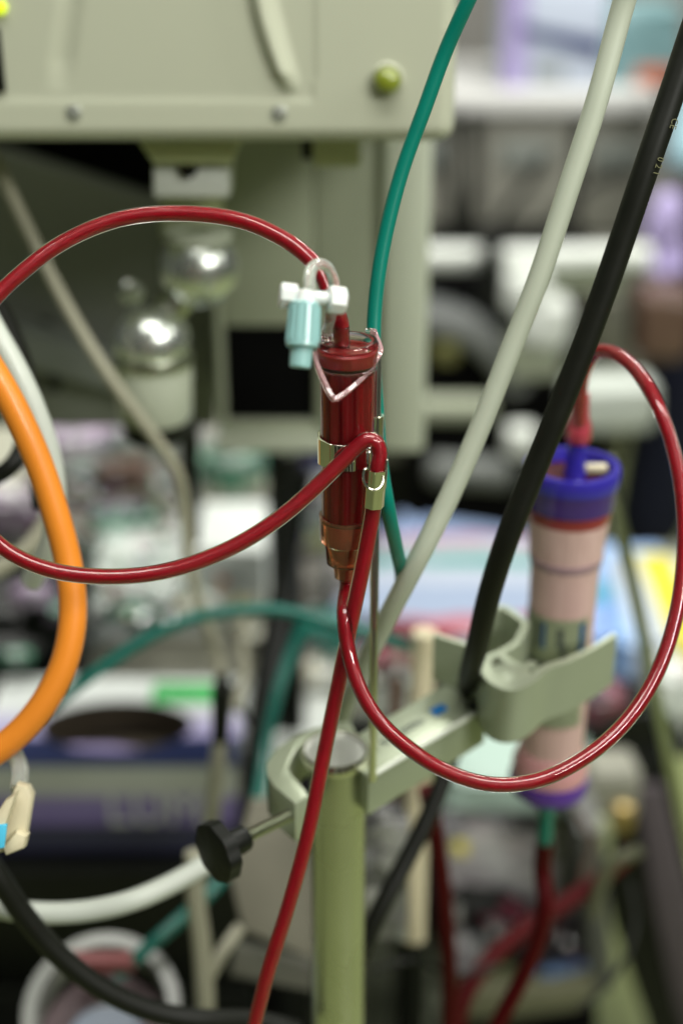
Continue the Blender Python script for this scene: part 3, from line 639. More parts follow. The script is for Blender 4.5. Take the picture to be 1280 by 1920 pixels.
tcap = obj('top_cap', lathe(new_bm(), dzp(0), (0, 0, 1), [(-.0071, DC*.9), (-.007, DC*.985), (-.004, DC), (.0005, DC), (.0022, DC*.97), (.0022, DC*.84), (-.004, DC*.78), (-.005, DC*.2), (-.005, 0)], 64), M['blue'], dl)
obj('blood_disc', lathe(new_bm(), dzp(0), (0, 0, 1), [(-.0049, DC*.30), (-.0042, DC*.32), (-.0038, DC*.74), (-.0048, DC*.765)], 48), M['bloodb'], tcap)
obj('port', lathe(new_bm(), dzp(0)+Vector((.0015, 0, 0)), (0, 0, 1), [(-.0045, .0060), (.001, .0052), (.012, .0048), (.016, .0045)], 28), M['blue'], tcap)
obj('connector', lathe(new_bm(), dzp(.0145)+Vector((.002, 0, 0)), (0, 0, 1), [(0, .0056), (.002, .0066), (.009, .0060), (.014, .0044), (.026, .0038)], 24, flute=(8, .04)), M['pinkconn'], dl)
cc_ = new_bm(); box(cc_, dzp(.0005)+Vector((.006, -.001, -.003)), dzp(.0005)+Vector((.018, .004, .001)), .001, None); obj('cap_tab', cc_, M['cream'], tcap)
obj('bottom_bell', lathe(new_bm(), dzp(0), (0, 0, 1), [(-.1905, DC*.80), (-.186, DC*.86), (-.178, DC*.86), (-.169, DR*1.0)], 56), mat('pink_bell', (.60, .30, .30), .12, coat=.8), dl)
obj('bottom_cap', lathe(new_bm(), dzp(0), (0, 0, 1), [(-.202, .006), (-.201, DC*.66), (-.196, DC*.88), (-.189, DC*.92), (-.1855, DC*.87)], 56), mat('violet_cap', (.09, .03, .26), .25, coat=.6), dl)
obj('bottom_port', lathe(new_bm(), dzp(0), (0, 0, 1), [(-.218, .0042), (-.212, .0055), (-.2015, .0062)], 28), M['green'], dl)
# label wrapped round the body
lz1, lz0 = [DT.z+(PY(1060, y_, DT.y).z-DT.z)/DSC for y_ in (1133, 1245)]
def wrap(name, a0, a1, z0, z1, r, m, parent):
    bm = new_bm(); n = 24; lo_, hi_ = [], []
    for i in range(n+1):
        t = R(a0+(a1-a0)*i/n); d = Vector((math.sin(t)*r, -math.cos(t)*r, 0))
        lo_.append(bm.verts.new((DT.x+d.x, DT.y+d.y, z0))); hi_.append(bm.verts.new((DT.x+d.x, DT.y+d.y, z1)))
    for i in range(n): bm.faces.new((lo_[i], lo_[i+1], hi_[i+1], hi_[i]))
    g = bmesh.ops.solidify(bm, geom=bm.faces[:], thickness=-.00012)
    return obj(name, bm, m, parent)
lab = wrap('label', -95, 42, lz0-.03, lz1, DR*1.012, mat('label_print', (.46, .52, .34), .4, coat=.3), dl)
hz = lz1-lz0
for (a0, a1, f0, f1, m) in ((-52, -44, .50, .92, 'ink'), (-40, -34, .50, .92, 'logo'), (-14, -4, .55, .86, 'ink'), (-7, 2, .05, .62, 'ink'), (24, 34, .45, .93, 'logo'), (-70, -18, -.2, .28, 'ink'), (8, 38, -.1, .30, 'tealpack')):
    wrap('label_mark', a0, a1, lz0+hz*f0, lz0+hz*f1, DR*1.018+.0002, M[m], lab)
for s_, a_deg, f in (('HF 80', -28, .40), ('PS', 14, .66)):
    pass
# holder: two curved jaws
hz_ = P(960, 1295, .74).z
hd = thing('dialyser_clamp', PZ(950, 1290, hz_)-Vector((0, 0, .035)), 'curved grey metal dialyser holder with two wavy jaws at the bar end', 'clamp')
def zz(l): return [PZ(x, y, hz_) for x, y in l]
bm = ribbon_prism(new_bm(), zz([(908, 1236), (912, 1258), (930, 1279), (958, 1289), (990, 1276), (1020, 1252), (1060, 1238), (1100, 1220), (1152, 1188)]), lambda t: .0064-.0034*min(1, max(0, (t-.45)*2.2)), .0325, .0006)
fj = obj('front_jaw', bm, M['alu'], hd)
bm = ribbon_prism(new_bm(), zz([(902, 1238), (938, 1222), (966, 1206), (978, 1186), (984, 1168), (966, 1152), (940, 1137), (905, 1150)]), .0040, .029, .0005)
obj('back_jaw', bm, M['alu'], hd)
bm = ribbon_prism(new_bm(), zz([(936, 1226), (955, 1240), (985, 1250), (1000, 1240)]), .0048, .024, .0005)
obj('inner_finger', bm, M['alu'], hd)
bm = ribbon_prism(new_bm(), zz([(905, 1236), (880, 1210), (850, 1200), (815, 1188)]), .0034, .029, .0005)
obj('rear_wing', bm, M['alu'], hd)
kc2 = PZ(953, 1262, hz_+.0004)
obj('hinge_barrel', lathe(new_bm(), kc2-Vector((0, 0, .037)), (0, 0, 1), [(0, .0110), (.001, .0120), (.036, .0120), (.0365, .011)], 40), M['alu'], hd)
bm = new_bm(); q = PY(958, 1335, kc2.y-.0123)
box(bm, q+Vector((-.0055, -.0006, -.0012)), q+Vector((.0055, .002, .0012)), .0006); obj('slot', bm, M['black'], hd)
obj('joint_block', sphere(new_bm(), P(908, 1282, .815), .0095, 24), M['black'], hd)
kr0 = o0+ex*(Lb-.004)+ey*wd*.5+Vector((0, 0, -.012)); kr1 = kc2-Vector((0, 0, .016))
obj('hinge_arm', tube_bm([kr0, (kr0+kr1)/2, kr1], .0055, 18), M['black'], hd)
# red tube and second line under the dialyser
obj('green_luer', lathe(new_bm(), dzp(-.240), (0, 0, 1), [(0, .0036), (.004, .0044), (.0205, .0040)], 24, flute=(8, .05)), M['green'], dl)
dl.scale = (DSC,)*3; dl.location.z = DT.z-.215*DSC
db = dzp(-.239*DSC)
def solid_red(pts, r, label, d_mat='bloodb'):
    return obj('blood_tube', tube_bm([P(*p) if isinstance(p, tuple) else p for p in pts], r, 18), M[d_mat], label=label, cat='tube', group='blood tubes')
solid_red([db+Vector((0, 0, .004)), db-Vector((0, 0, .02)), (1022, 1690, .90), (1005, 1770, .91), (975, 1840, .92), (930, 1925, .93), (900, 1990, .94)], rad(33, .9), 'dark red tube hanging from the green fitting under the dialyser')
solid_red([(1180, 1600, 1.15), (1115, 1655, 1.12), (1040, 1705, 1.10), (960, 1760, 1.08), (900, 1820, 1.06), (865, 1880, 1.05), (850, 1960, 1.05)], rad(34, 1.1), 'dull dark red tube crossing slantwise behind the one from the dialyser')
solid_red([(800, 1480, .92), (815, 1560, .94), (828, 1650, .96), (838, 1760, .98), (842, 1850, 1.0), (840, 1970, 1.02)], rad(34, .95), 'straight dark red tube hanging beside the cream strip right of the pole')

# ================================================================== LEFT FOREGROUND CLAMP (cream pinch clamp with blue tag)
pc = thing('pinch_clamp', P(15, 1600, .66), 'cream pinch clamp with a light blue tag at the lower left edge', 'clamp')
def slab_px(name, pts, d, th, m, parent, bev=.001, **kw):
    bm = new_bm(); prism(bm, [P(x, y, d) for x, y in pts], ray(640, 960)*th, bev); return obj(name, bm, m, parent, **kw)
slab_px('clamp_arm', [(30, 1470), (52, 1476), (60, 1492), (44, 1590), (-8, 1602), (-10, 1560)], .66, .010, M['cream'], pc, .002)
slab_px('clamp_arm', [(10, 1500), (32, 1486), (4, 1570), (-30, 1600), (-30, 1560)], .65, .008, M['cream'], pc, .002)
slab_px('clamp_tip', [(30, 1560), (50, 1568), (44, 1592), (10, 1606), (4, 1590)], .655, .010, M['cream'], pc, .002)
slab_px('blue_tag', [(-12, 1548), (14, 1545), (8, 1590), (-14, 1595)], .648, .002, mat('cyan_tag', (.08, .50, .72), .4), pc, .0006)
hose('clear_tube', [(20, 1400, .70), (38, 1440, .69), (36, 1480, .68)], (32, .69), M['tubeclear'], 'short cloudy tube rising from the cream pinch clamp', 'tube')
hose('beige_cable', [(110, 930, .92), (85, 985, .92), (45, 1035, .92), (-20, 1075, .92), (-60, 1090, .92)], (34, .92), M['beige'], 'beige cable bending to the left edge just above the red loop', 'cable')

# ================================================================== COUNTER, CABINET AND CLUTTER UNDER THE MACHINE
kz = .72
cb = thing('shade_cabinet', (-.45, 1.3, 0), 'low cabinet blackened for the dark void under the glove box', 'cabinet')
bm = new_bm(); box(bm, (-.95, 1.075, .02), (-.085, 1.32, .645), .004); obj('carcass', bm, M['void'], cb)  # black colour stands in for the dark under the shelf
bm = new_bm(); box(bm, (-.95, 1.055, .50), (-.085, 1.0745, .640), .004); obj('drawer_front', bm, M['black'], cb)
bm = new_bm(); box(bm, (-.95, 1.055, .03), (-.085, 1.0745, .495), .004); obj('door_front', bm, M['black'], cb)
ct = thing('counter', (-.5, 1.6, 0), 'grey metal work counter with stepped front edge behind the glove box', 'counter')
CF = PZ(300, 1195, kz).y
bm = new_bm(); box(bm, (-1.1, CF, kz-.02), (-.05, 2.1, kz), .003); obj('worktop', bm, M['tray'], ct)
bm = new_bm(); box(bm, (-1.1, CF-.012, kz-.055), (-.05, CF+.3, kz-.026), .004); obj('rail', bm, M['tray'], ct)
bm = new_bm(); box(bm, (-1.1, CF+.02, 0), (-.05, 2.05, kz-.056), .004); obj('cabinet_front', bm, M['brownbag'], ct)
# glove box
gz1, gz0 = .745, .646
gx0, gx1 = PZ(4, 1275, gz1).x, PZ(462, 1275, gz1).x; gy1 = PZ(200, 1270, gz1).y; gy0 = PZ(200, 1434, gz1).y
gb = thing('glove_box', ((gx0+gx1)/2, (gy0+gy1)/2, gz0), 'white and purple glove box with oval opening on the blackened cabinet', 'box')
bm = new_bm(); cxg, cyg = PZ(215, 1375, gz1).x, (gy0+gy1)/2-.012; ea, eb = .072, .043; n = 64
inn, out, low = [], [], []
for i in range(n):
    t = 2*PI*i/n; c_, s_ = math.cos(t), math.sin(t)
    inn.append(bm.verts.new((cxg+ea*c_, cyg+eb*s_, gz1))); low.append(bm.verts.new((cxg+ea*c_, cyg+eb*s_, gz1-.035)))
    # project on the rectangle
    kx = ((gx1-cxg) if c_ > 0 else (gx0-cxg))/c_ if abs(c_) > 1e-6 else 1e9; ky = ((gy1-cyg) if s_ > 0 else (gy0-cyg))/s_ if abs(s_) > 1e-6 else 1e9
    kk = min(kx, ky); out.append(bm.verts.new((cxg+c_*kk, cyg+s_*kk, gz1)))
for i in range(n):
    j = (i+1) % n; bm.faces.new((inn[i], inn[j], out[j], out[i]))
for v in low: bm.verts.remove(v)
obj('lid', bm, bandmat('box_lid_print', 1, [(0.0, (.006, .013, .06)), (.285, (.006, .015, .075)), (.29, (.38, .34, .60)), (.52, (.52, .50, .66)), (.60, (.66, .69, .68)), (1, (.68, .72, .68))], interp='LINEAR', coat=0), gb, smooth=False)
bm = new_bm(); box(bm, (gx0, gy0, gz0), (gx1, gy1, gz1-.0006)); 
for f in [f for f in bm.faces if f.normal.z > .9]: bm.faces.remove(f)
obj('carton', bm, bandmat('box_side_print', 2, [(0, (.03, .03, .07)), (.30, (.03, .03, .07)), (.34, (.16, .12, .32)), (.62, (.22, .18, .38)), (.70, (.44, .46, .42)), (.97, (.46, .49, .45)), (1, (.02, .03, .12))], interp='LINEAR'), gb, smooth=False)
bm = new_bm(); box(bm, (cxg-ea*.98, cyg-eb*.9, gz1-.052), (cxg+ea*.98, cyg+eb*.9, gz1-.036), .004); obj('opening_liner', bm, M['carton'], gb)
obj('glove', pouch((cxg-.02, cyg-.026, gz1-.022), (.09, .022, .022), 4), M['lilac'], gb)
bm = new_bm(); up_, lw_ = [], []
for i in range(n):
    t = 2*PI*i/n; up_.append(bm.verts.new((cxg+ea*math.cos(t), cyg+eb*math.sin(t), gz1-.0003))); lw_.append(bm.verts.new((cxg+ea*math.cos(t), cyg+eb*math.sin(t), gz1-.036)))
for i in range(n): bm.faces.new((up_[i], up_[(i+1) % n], lw_[(i+1) % n], lw_[i]))
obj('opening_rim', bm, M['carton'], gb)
g0, g1 = PZ(290, 1282, gz1), PZ(400, 1318, gz1)
bm = new_bm(); box(bm, (g0.x, g1.y, gz1+.0002), (g1.x+.004, g0.y, gz1+.0006)); pt = obj('print_patch', bm, M['greenprint'], gb, smooth=False)
obj('lettering', text_bm('CO BS', .017, mtx_from(((g0.x+g1.x)/2, (g0.y+g1.y)/2, gz1+.0009), (1, 0, 0), (0, 1, 0))), mat('pale_green_ink', (.22, .62, .26), .5), pt)
obj('lettering', text_bm('LUM', .046, mtx_from(PY(292, 1522, gy0-.0006), (1, 0, 0), (0, 0, 1)), .0006), mat('pale_ink', (.50, .52, .50), .6), gb)
# narrow carton standing behind the box's right end
nb = thing('narrow_carton', PZ(445, 1560, .646), 'narrow white and lilac carton edge beside the black plug', 'box')
x0_, x1_ = gx1+.004, gx1+.028
bm = new_bm(); box(bm, (x0_, gy0+.01, .646), (x1_, gy1-.01, .752), .002); obj('carton', bm, M['paper'], nb)
bm = new_bm(); box(bm, (x0_-.0002, gy0+.0095, .655), (x0_+.010, gy0+.0099, .74)); obj('print_strip', bm, M['lilac'], nb)

def packet(name, px, py, d, size, m, label, cat, seed, rot=0.0, amp=.18, tilt=0.0, z=None, flat=2.6):
    c = PZ(px, py, z) if z is not None else P(px, py, d)
    return obj(name, pouch(c, size, seed, rot, flat, amp, tilt), M[m] if isinstance(m, str) else m, label=label, cat=cat)
packet('plastic_bag', 275, 1075, 1, (.15, .20, .05), 'cloudbag', 'cloudy clear plastic bag lying on the counter under the red loop', 'bag', 1, .1, .28, z=.745)
packet('plastic_bag', 215, 1130, 1, (.10, .11, .045), 'cloudbag', 'smaller crumpled clear bag next to the orange hose', 'bag', 2, .5, .32, z=.74)
packet('green_wrapper', 235, 985, 1, (.085, .05, .03), 'greenbag', 'green printed wrapper sticking out above the cloudy bag', 'wrapper', 3, .3, .3, z=.76)
packet('green_wrapper', 262, 1155, 1, (.07, .02, .02), 'greenbag', 'thin green strip of wrapper at the cloudy bag front', 'wrapper', 31, -.3, .3, z=.765)
packet('lilac_packets_glints', 150, 850, 1, (.14, .07, .07), 'pinkbag', 'lilac and white packet farthest back on the left of the counter', 'packet', 5, .1, .25, z=.77)
packet('lilac_packets_glints', 235, 960, 1, (.075, .05, .05), 'pinkbag', 'small lilac lump added for a pink-purple glint beside the green wrapper', 'packet', 6, .3, .25, z=.76)  # solid lump coloured to give a pink-purple glint
packet('white_packet', 205, 880, 1, (.16, .09, .05), 'greybag', 'grey white packet between the lilac ones', 'packet', 7, -.1, .3, z=.76)
packet('white_packet', 300, 835, 1, (.10, .07, .06), 'cloudbag', 'pale packet standing under the machine bottom', 'packet', 8, 0, .3, z=.80)
packet('green_wrapper', 282, 850, 1, (.05, .05, .10), 'greenbag', 'upright green wrapper right of the pale packet', 'wrapper', 9, 0, .2, z=.78)
packet('brown_packet', 235, 895, 1, (.06, .05, .04), 'brownbag', 'small brown packet on the grey white one', 'packet', 10, 0, .3, z=.80)
packet('lilac_packets_glints', 320, 900, 1, (.05, .09, .07), 'pinkbag', 'narrow mauve packet left of the black stem', 'packet', 11, 0, .3, z=.75)
packet('black_bag', 10, 1150, 1, (.20, .22, .11), 'black', 'shiny black bag at the left edge behind the orange hose', 'bag', 12, 0, .2, z=.74)
packet('lilac_packets_glints', 62, 1115, 1, (.038, .022, .02), 'pinkbag', 'lilac lump added for the purple glint on the black bag', 'packet', 13, 0, .3, z=.81)  # purple reflection on the bag, built as a coloured lump
packet('lilac_packets_glints', 25, 965, 1, (.08, .06, .05), 'pinkbag', 'mauve lump added for the purple glint at the left edge above the black bag', 'packet', 14, 0, .3, z=.78)  # coloured lump in place of another purple glint
packet('green_wrapper', 30, 1232, 1, (.028, .015, .012), 'greenbag', 'dark green wrapper on the black bag above the glove box', 'wrapper', 15, 0, .3, z=.77)
packet('grey_packet', 180, 940, 1, (.18, .06, .04), 'greybag', 'flat grey packet across the counter behind the lilac one', 'packet', 16, 0, .3, z=.73)
for (px, py, d, r_, lb) in ((160, 1012, 1.25, .006, 'small chrome ball added for the glint beside the orange hose'), (543, 843, 1.35, .006, 'small chrome ball added for the glint under the machine bottom edge'), (700, 1556, 1.0, .0055, 'small chrome ball added for the glint right of the pole')):
    obj('glint_bead', sphere(new_bm(), P(px, py, d), r_, 20), mat('bead_chrome', (.9, .92, .95), .22, metal=1.0, noise_amt=0), label=lb, cat='bead')  # chrome balls added to give the bright highlights of shiny plastic
# white cartons on the counter
wc = thing('white_carton', PZ(440, 1170, kz), 'white carton with small coloured prints behind the looped red tube', 'box')
A = PZ(368, 1168, kz); B = PZ(500, 1168, kz); zc = kz+.09
bm = new_bm(); box(bm, (A.x, A.y, kz+.001), (B.x, A.y+.13, zc), .003); obj('carton', bm, M['paper'], wc)
for (px, py, wmm, hmm, m) in ((418, 1090, .014, .012, 'orangebox'), (436, 1085, .016, .014, 'ink'), (458, 1130, .020, .012, 'yellow'), (410, 1118, .012, .02, 'cream')):
    q = PY(px, py, A.y-.0006); bm = new_bm(); box(bm, q-Vector((wmm/2, 0, hmm/2)), q+Vector((wmm/2, .0004, hmm/2))); obj('print_patch', bm, M[m], wc)
cc2 = thing('cream_carton', PZ(440, 1000, kz+.1), 'cream carton standing behind the white one beside the black stem', 'box')
A = PZ(395, 1010, kz); B = PZ(520, 1010, kz)
bm = new_bm(); box(bm, (A.x, A.y, kz+.001), (B.x+.0, A.y+.12, kz+.075), .003); obj('carton', bm, mat('cream_card', (.46, .48, .36), .6), cc2)
packet('green_wrapper', 435, 885, 1, (.075, .05, .05), 'greenbag', 'green wrapper under the black hatch of the machine', 'wrapper', 21, 0, .3, z=.80)
packet('red_wrapper', 500, 880, 1, (.10, .08, .08), 'redbag', 'dark red wrapper below the black hatch', 'wrapper', 22, 0, .3, z=.78)
packet('navy_packet', 545, 862, 1, (.12, .09, .07), 'navybag', 'navy packet at the right end of the counter', 'packet', 23, 0, .2, z=.79)
packet('white_packet', 385, 850, 1, (.03, .05, .09), 'cloudbag', 'slim white sachet just right of the black stem', 'packet', 24, 0, .2, z=.79)
packet('grey_packet', 560, 935, 1, (.14, .08, .06), 'greybag', 'dark grey packet behind the red tube at the counter end', 'packet', 25, 0, .2, z=.76)
# black slab added for the dark gap between counter and pole
dpst = thing('dark_gap_slab', PZ(500, 1500, .5), 'black slanting slab filling the dark gap between the counter and the green tubing', 'post')
bm = new_bm(); prism(bm, [P(540, 900, 1.30), P(585, 900, 1.30), P(520, 1300, 1.24), P(490, 1560, 1.2), P(440, 1560, 1.2), P(470, 1300, 1.24), P(500, 1150, 1.26)], (0, .03, 0), .004); obj('upright', bm, M['black'], dpst)
# middle clutter, behind the chamber and pole
mt = thing('side_table', (.1, 1.45, 0), 'small dark side table heaped with packets behind the pole', 'table')
TZ = .60
bm = new_bm(); box(bm, (-.075, 1.38, TZ-.03), (.50, 1.82, TZ), .004); obj('table_top', bm, M['panel'], mt)
for (x_, y_) in ((-.05, 1.40), (.47, 1.40), (-.05, 1.80), (.47, 1.80)):
    bm = new_bm(); box(bm, (x_-.015, y_-.015, 0), (x_+.015, y_+.015, TZ-.0305), .003); obj('leg', bm, M['black'], mt)
def carton(px, py, w_, dp, h, base, m, label, rot=0.0, name='carton', cat='box'):
    c = PZ(px, py, base); mt_ = Matrix.Translation(c+Vector((0, 0, .0005))) @ Matrix.Rotation(rot, 4, 'Z')
    bm = new_bm(); box(bm, (-w_/2, 0, 0), (w_/2, dp, h), .002, mt_); return obj(name, bm, M[m] if isinstance(m, str) else m, label=label, cat=cat)
carton(606, 1335, .075, .09, .05, TZ, bandmat('tan_label_box', 0, [(0, (.40, .36, .22)), (.22, (.66, .68, .62)), (.8, (.45, .40, .26)), (1, (.4, .3, .2))]), 'cream and tan carton behind the red tubes above the white sheet', .05)
carton(566, 1425, .085, .085, .028, TZ, 'paper', 'flat white carton partly behind the hooked clamp jaw', .12)
packet('grey_packet', 590, 1110, 1, (.12, .11, .09), bandmat('mixed_grey_print', 0, [(0, (.10, .09, .08)), (.25, (.22, .20, .17)), (.5, (.10, .10, .09)), (.7, (.26, .24, .25)), (1, (.18, .1, .1))], blotch=.6), 'mottled grey brown packet left of the chamber outlet', 'packet', 41, .2, .3, z=.66)
packet('grey_packet', 555, 1215, 1, (.08, .09, .07), 'greybag', 'rumpled grey packet beneath the arching green tube', 'packet', 42, .2, .3, z=.64)
packet('green_pack', 592, 1195, 1, (.08, .06, .05), 'teal', 'green film pack under the arching tube beside the red tubes', 'packet', 43, .1, .2, z=.66)
blueprint = bandmat('blue_white_print', 1, [(0, (.33, .38, .46)), (.12, (.40, .10, .13)), (.2, (.28, .34, .46)), (.42, (.40, .44, .52)), (.54, (.05, .25, .22)), (.62, (.38, .42, .47)), (.72, (.36, .18, .22)), (.78, (.22, .30, .48)), (1, (.28, .38, .58))], blotch=.08)
packet('striped_bag', 860, 1110, 1, (.26, .30, .06), blueprint, 'flat white and blue bag with green and pink stripes behind the black hose', 'bag', 44, -.35, .12, z=.66, flat=4)
packet('blue_bag', 1150, 1140, 1, (.14, .26, .06), bandmat('sky_aqua_print', 1, [(0, (.26, .40, .74)), (.35, (.07, .34, .46)), (.52, (.30, .46, .76)), (1, (.26, .42, .74))], blotch=.04), 'light blue bag with an aqua band right of the dialyser', 'bag', 45, -.1, .08, z=.665, flat=5)
packet('yellow_marked_bag', 1262, 1165, 1, (.15, .24, .07), bandmat('white_yellow_print', 0, [(0, (.26, .42, .70)), (.12, (.44, .49, .53)), (.34, (.60, .51, .03)), (.56, (.44, .49, .53)), (.9, (.1, .36, .48)), (1, (.1, .36, .48))], blotch=.04), 'white and blue bag with a yellow patch at the right edge', 'bag', 46, -.15, .1, z=.68, flat=5)
packet('black_bag', 1180, 1330, 1, (.18, .10, .08), 'black', 'black bag on the side table below the light blue bag', 'bag', 47, 0, .2, z=.63)
packet('red_wrapper', 1128, 1318, 1, (.045, .04, .04), 'redbag', 'small dark red wrapper next to the jaw tip', 'wrapper', 48, 0, .2, z=.66)
packet('white_packet', 1250, 1300, 1, (.05, .07, .08), 'cloudbag', 'white packet against the right edge under the yellow patch', 'packet', 49, 0, .2, z=.66)
packet('pale_green_pad', 960, 1420, 1, (.16, .14, .04), mat('pale_green_paper', (.38, .50, .44), .5), 'pale green pad under the clamp bar end', 'pad', 50, 0, .1, z=.61, flat=5)
stl = thing('small_stool', (0, 1.2, 0), 'low dark stool carrying cartons behind the clamp jaw', 'stool')
bm = new_bm(); box(bm, (-.07, 1.06, TZ-.03), (.09, 1.375, TZ-.0005), .004); obj('seat', bm, M['void'], stl)
for (x_, y_) in ((-.055, 1.08), (.075, 1.08), (-.055, 1.36), (.075, 1.36)):
    bm = new_bm(); box(bm, (x_-.01, y_-.01, 0), (x_+.01, y_+.01, TZ-.0305), .003); obj('leg', bm, M['black'], stl)
# cream strip and glass things right of the pole
strip = hose('cream_strip', [(796, 1185, 1.0), (792, 1250, 1.01), (785, 1400, 1.02), (780, 1560, 1.03), (775, 1760, 1.05)], (46, 1.02), M['cream'], 'upright cream plastic tube right of the pole behind the clamp bar', 'tube', r=.0085)
hose('brown_tube', [(742, 1270, 1.02), (738, 1450, 1.03), (734, 1700, 1.05)], (24, 1.03), M['brownbag'], 'brown upright tube between the pole and the cream tube', 'tube')
packet('grey_bag', 715, 1640, .95, (.035, .02, .10), 'greybag', 'clear grey bag hanging just right of the pole', 'bag', 51, 0, .25)
# grey stand leg on the right
hose('grey_stand_leg', [(1140, 860, .98), (1160, 980, 1.0), (1195, 1140, 1.03), (1225, 1290, 1.06), (1255, 1440, 1.09), (1290, 1600, 1.12)], (26, 1.0), M['satin'], 'slim grey stand leg slanting down right of the dialyser', 'stand')
# beige board with dark cable left of the pole
bb = thing('beige_board', P(520, 1700, 1.0), 'beige grey board leaning behind the knob and the lower red tube', 'board')
slab_px('board', [(470, 1500), (560, 1500), (590, 1560), (588, 1800), (455, 1745), (430, 1640)], 1.0, .01, mat('beige_card', (.20, .19, .145), .7), bb, .002)
slab_px('board_foot', [(440, 1775), (585, 1812), (585, 1860), (430, 1830)], 1.02, .02, mat('olive_card', (.10, .10, .075), .7), bb, .002)
bm = new_bm(); box(bm, (-.60, .92, .30), (.055, 1.04, .44), .01); obj('dark_tray', bm, M['void'], label='dark tray along the bottom below the board and tub', cat='tray')
# round tub bottom left
TC = P(190, 1895, .98)
tb = thing('round_tub', TC-Vector((0, 0, .04)), 'round grey-white tub with red and blue prints in the bottom left corner', 'tub')
ro = rad(300, .98)
obj('rim', lathe(new_bm(), TC, (0, -.6, 1), [(-.03, ro*.80), (-.03, ro*.92), (-.004, ro), (0, ro*.98), (0, ro*.83), (-.004, ro*.80)], 64, closed=True), mat('grey_white', (.24, .25, .225), .35, coat=.3), tb)
obj('base', lathe(new_bm(), TC-Vector((0, 0, .030)), (0, -.6, 1), [(0, ro*.86), (.004, ro*.8), (.004, 0)], 48), mat('mauve_base', (.11, .07, .075), .5), tb)
obj('lid', lathe(new_bm(), TC-Vector((-.005, .014, .022)), (0, -.6, 1), [(0, ro*.52), (.012, ro*.50), (.014, ro*.46), (.014, 0)], 48), bandmat('tub_print', 1, [(0, (.10, .22, .34)), (.2, (.34, .36, .30)), (.45, (.05, .12, .42)), (.55, (.14, .18, .24)), (.8, (.22, .23, .22)), (1, (.2, .2, .19))], blotch=.2), tb)
obj('red_label', pouch(P(190, 1803, .978), (.046, .012, .010), 61, amp=.05, flat=5), mat('dull_red', (.18, .05, .05), .5), tb)
hose('beige_cable', [(365, 1600, .92), (368, 1690, .93), (378, 1770, .94), (385, 1880, .95), (384, 1960, .96)], (36, .93), M['beige'], 'beige cable hanging straight down right of the round tub', 'cable')
hose('beige_cable', [(450, 1740, .97), (420, 1780, .96), (392, 1830, .955)], (24, .96), M['beige'], 'short beige cable joining the hanging one near the bottom', 'cable')

# ================================================================== LOWER RIGHT: open bin with bags, black chair
bn = thing('waste_bin', (.17, 1.25, 0), 'open grey plastic bin holding crumpled bags at lower right', 'bin')
def quad_bar(name, pts, Y, dep, m, parent, bev=.004):
    bm = new_bm(); prism(bm, [PY(x, y, Y) for x, y in pts], (0, dep, 0), bev); return obj(name, bm, m, parent)
BY = 1.12
quad_bar('bin_side', [(1086, 1560), (1128, 1560), (1152, 1850), (1110, 1868)], BY, .25, mat('dark_grey_bin', (.075, .078, .07), .45), bn)
quad_bar('bin_front_rim', [(845, 1868), (900, 1856), (1040, 1856), (1118, 1835), (1142, 1858), (1080, 1895), (960, 1912), (845, 1915)], BY, .02, mat('olive_plastic', (.13, .13, .08), .4), bn)
quad_bar('bin_back', [(820, 1500), (1100, 1500), (1120, 1860), (820, 1860)], BY+.25, .02, M['panel'], bn)
quad_bar('bin_base', [(820, 1915), (1120, 1900), (1110, 2400), (860, 2400)], BY+.02, .02, M['void'], bn)
def pk(px, py, Y, size, m, label, cat, seed, rot=0, amp=.25, name='plastic_bag', flat=2.6):
    return obj(name, pouch(PY(px, py, Y), size, seed, rot, flat, amp), M[m] if isinstance(m, str) else m, label=label, cat=cat)
pk(925, 1620, 1.26, (.145, .07, .155), printmat('lightened_grey_bag', [(.50,.50,.50),(.40,.38,.39),(.62,.62,.62),(.34,.33,.35),(.52,.48,.49)], 45), 'crumpled grey bag filling the bin under the dialyser', 'bag', 71)  # bag colour lightened because little lamp light reaches into the bin
pk(900, 1720, 1.22, (.10, .07, .07), 'black', 'black bag in the bin between the red tubes', 'bag', 72)
pk(870, 1780, 1.18, (.04, .04, .04), 'greybag', 'small grey crumpled bag low in the bin at its left', 'bag', 73)
pk(1055, 1770, 1.24, (.08, .07, .14), 'mauve', 'dark mauve cloth in the right of the bin', 'cloth', 74, name='folded_cloth')
pk(1060, 1838, 1.17, (.055, .04, .022), 'skyblue', 'dull blue packet at the bottom of the bin', 'packet', 75, name='blue_packet')
pk(960, 1850, 1.17, (.07, .05, .03), mat('olive_wrap', (.12, .13, .06), .5), 'olive wrapper at the bottom of the bin front', 'wrapper', 76, name='olive_wrapper')
pk(862, 1590, 1.20, (.014, .01, .012), 'yellow', 'small yellow tag on the grey bag', 'tag', 77, name='yellow_tag')
pk(1065, 1580, 1.25, (.05, .04, .14), mat('olive_grey', (.15, .16, .12), .5), 'olive grey bottle standing right of the red tube', 'bottle', 78, name='bottle', amp=.05, flat=4)
pk(1140, 1470, 1.22, (.055, .05, .06), mat('beige_grey', (.26, .26, .21), .5), 'beige fitting below the black bag near the right', 'fitting', 79, name='pipe_fitting', amp=.1, flat=4)
hose('hook_wire', [(1110, 1720, 1.1), (1125, 1660, 1.1), (1150, 1615, 1.1), (1185, 1600, 1.1), (1200, 1590, 1.1)], (26, 1.1), mat('olive_wire', (.07, .075, .04), .4), 'olive bent tube end right of the bin', 'tube')
pk(1165, 1530, 1.15, (.022, .02, .03), mat('brass', (.30, .22, .08), .3, metal=.6), 'small brass fitting in front of the black chair', 'fitting', 80, name='brass_fitting', amp=.05)
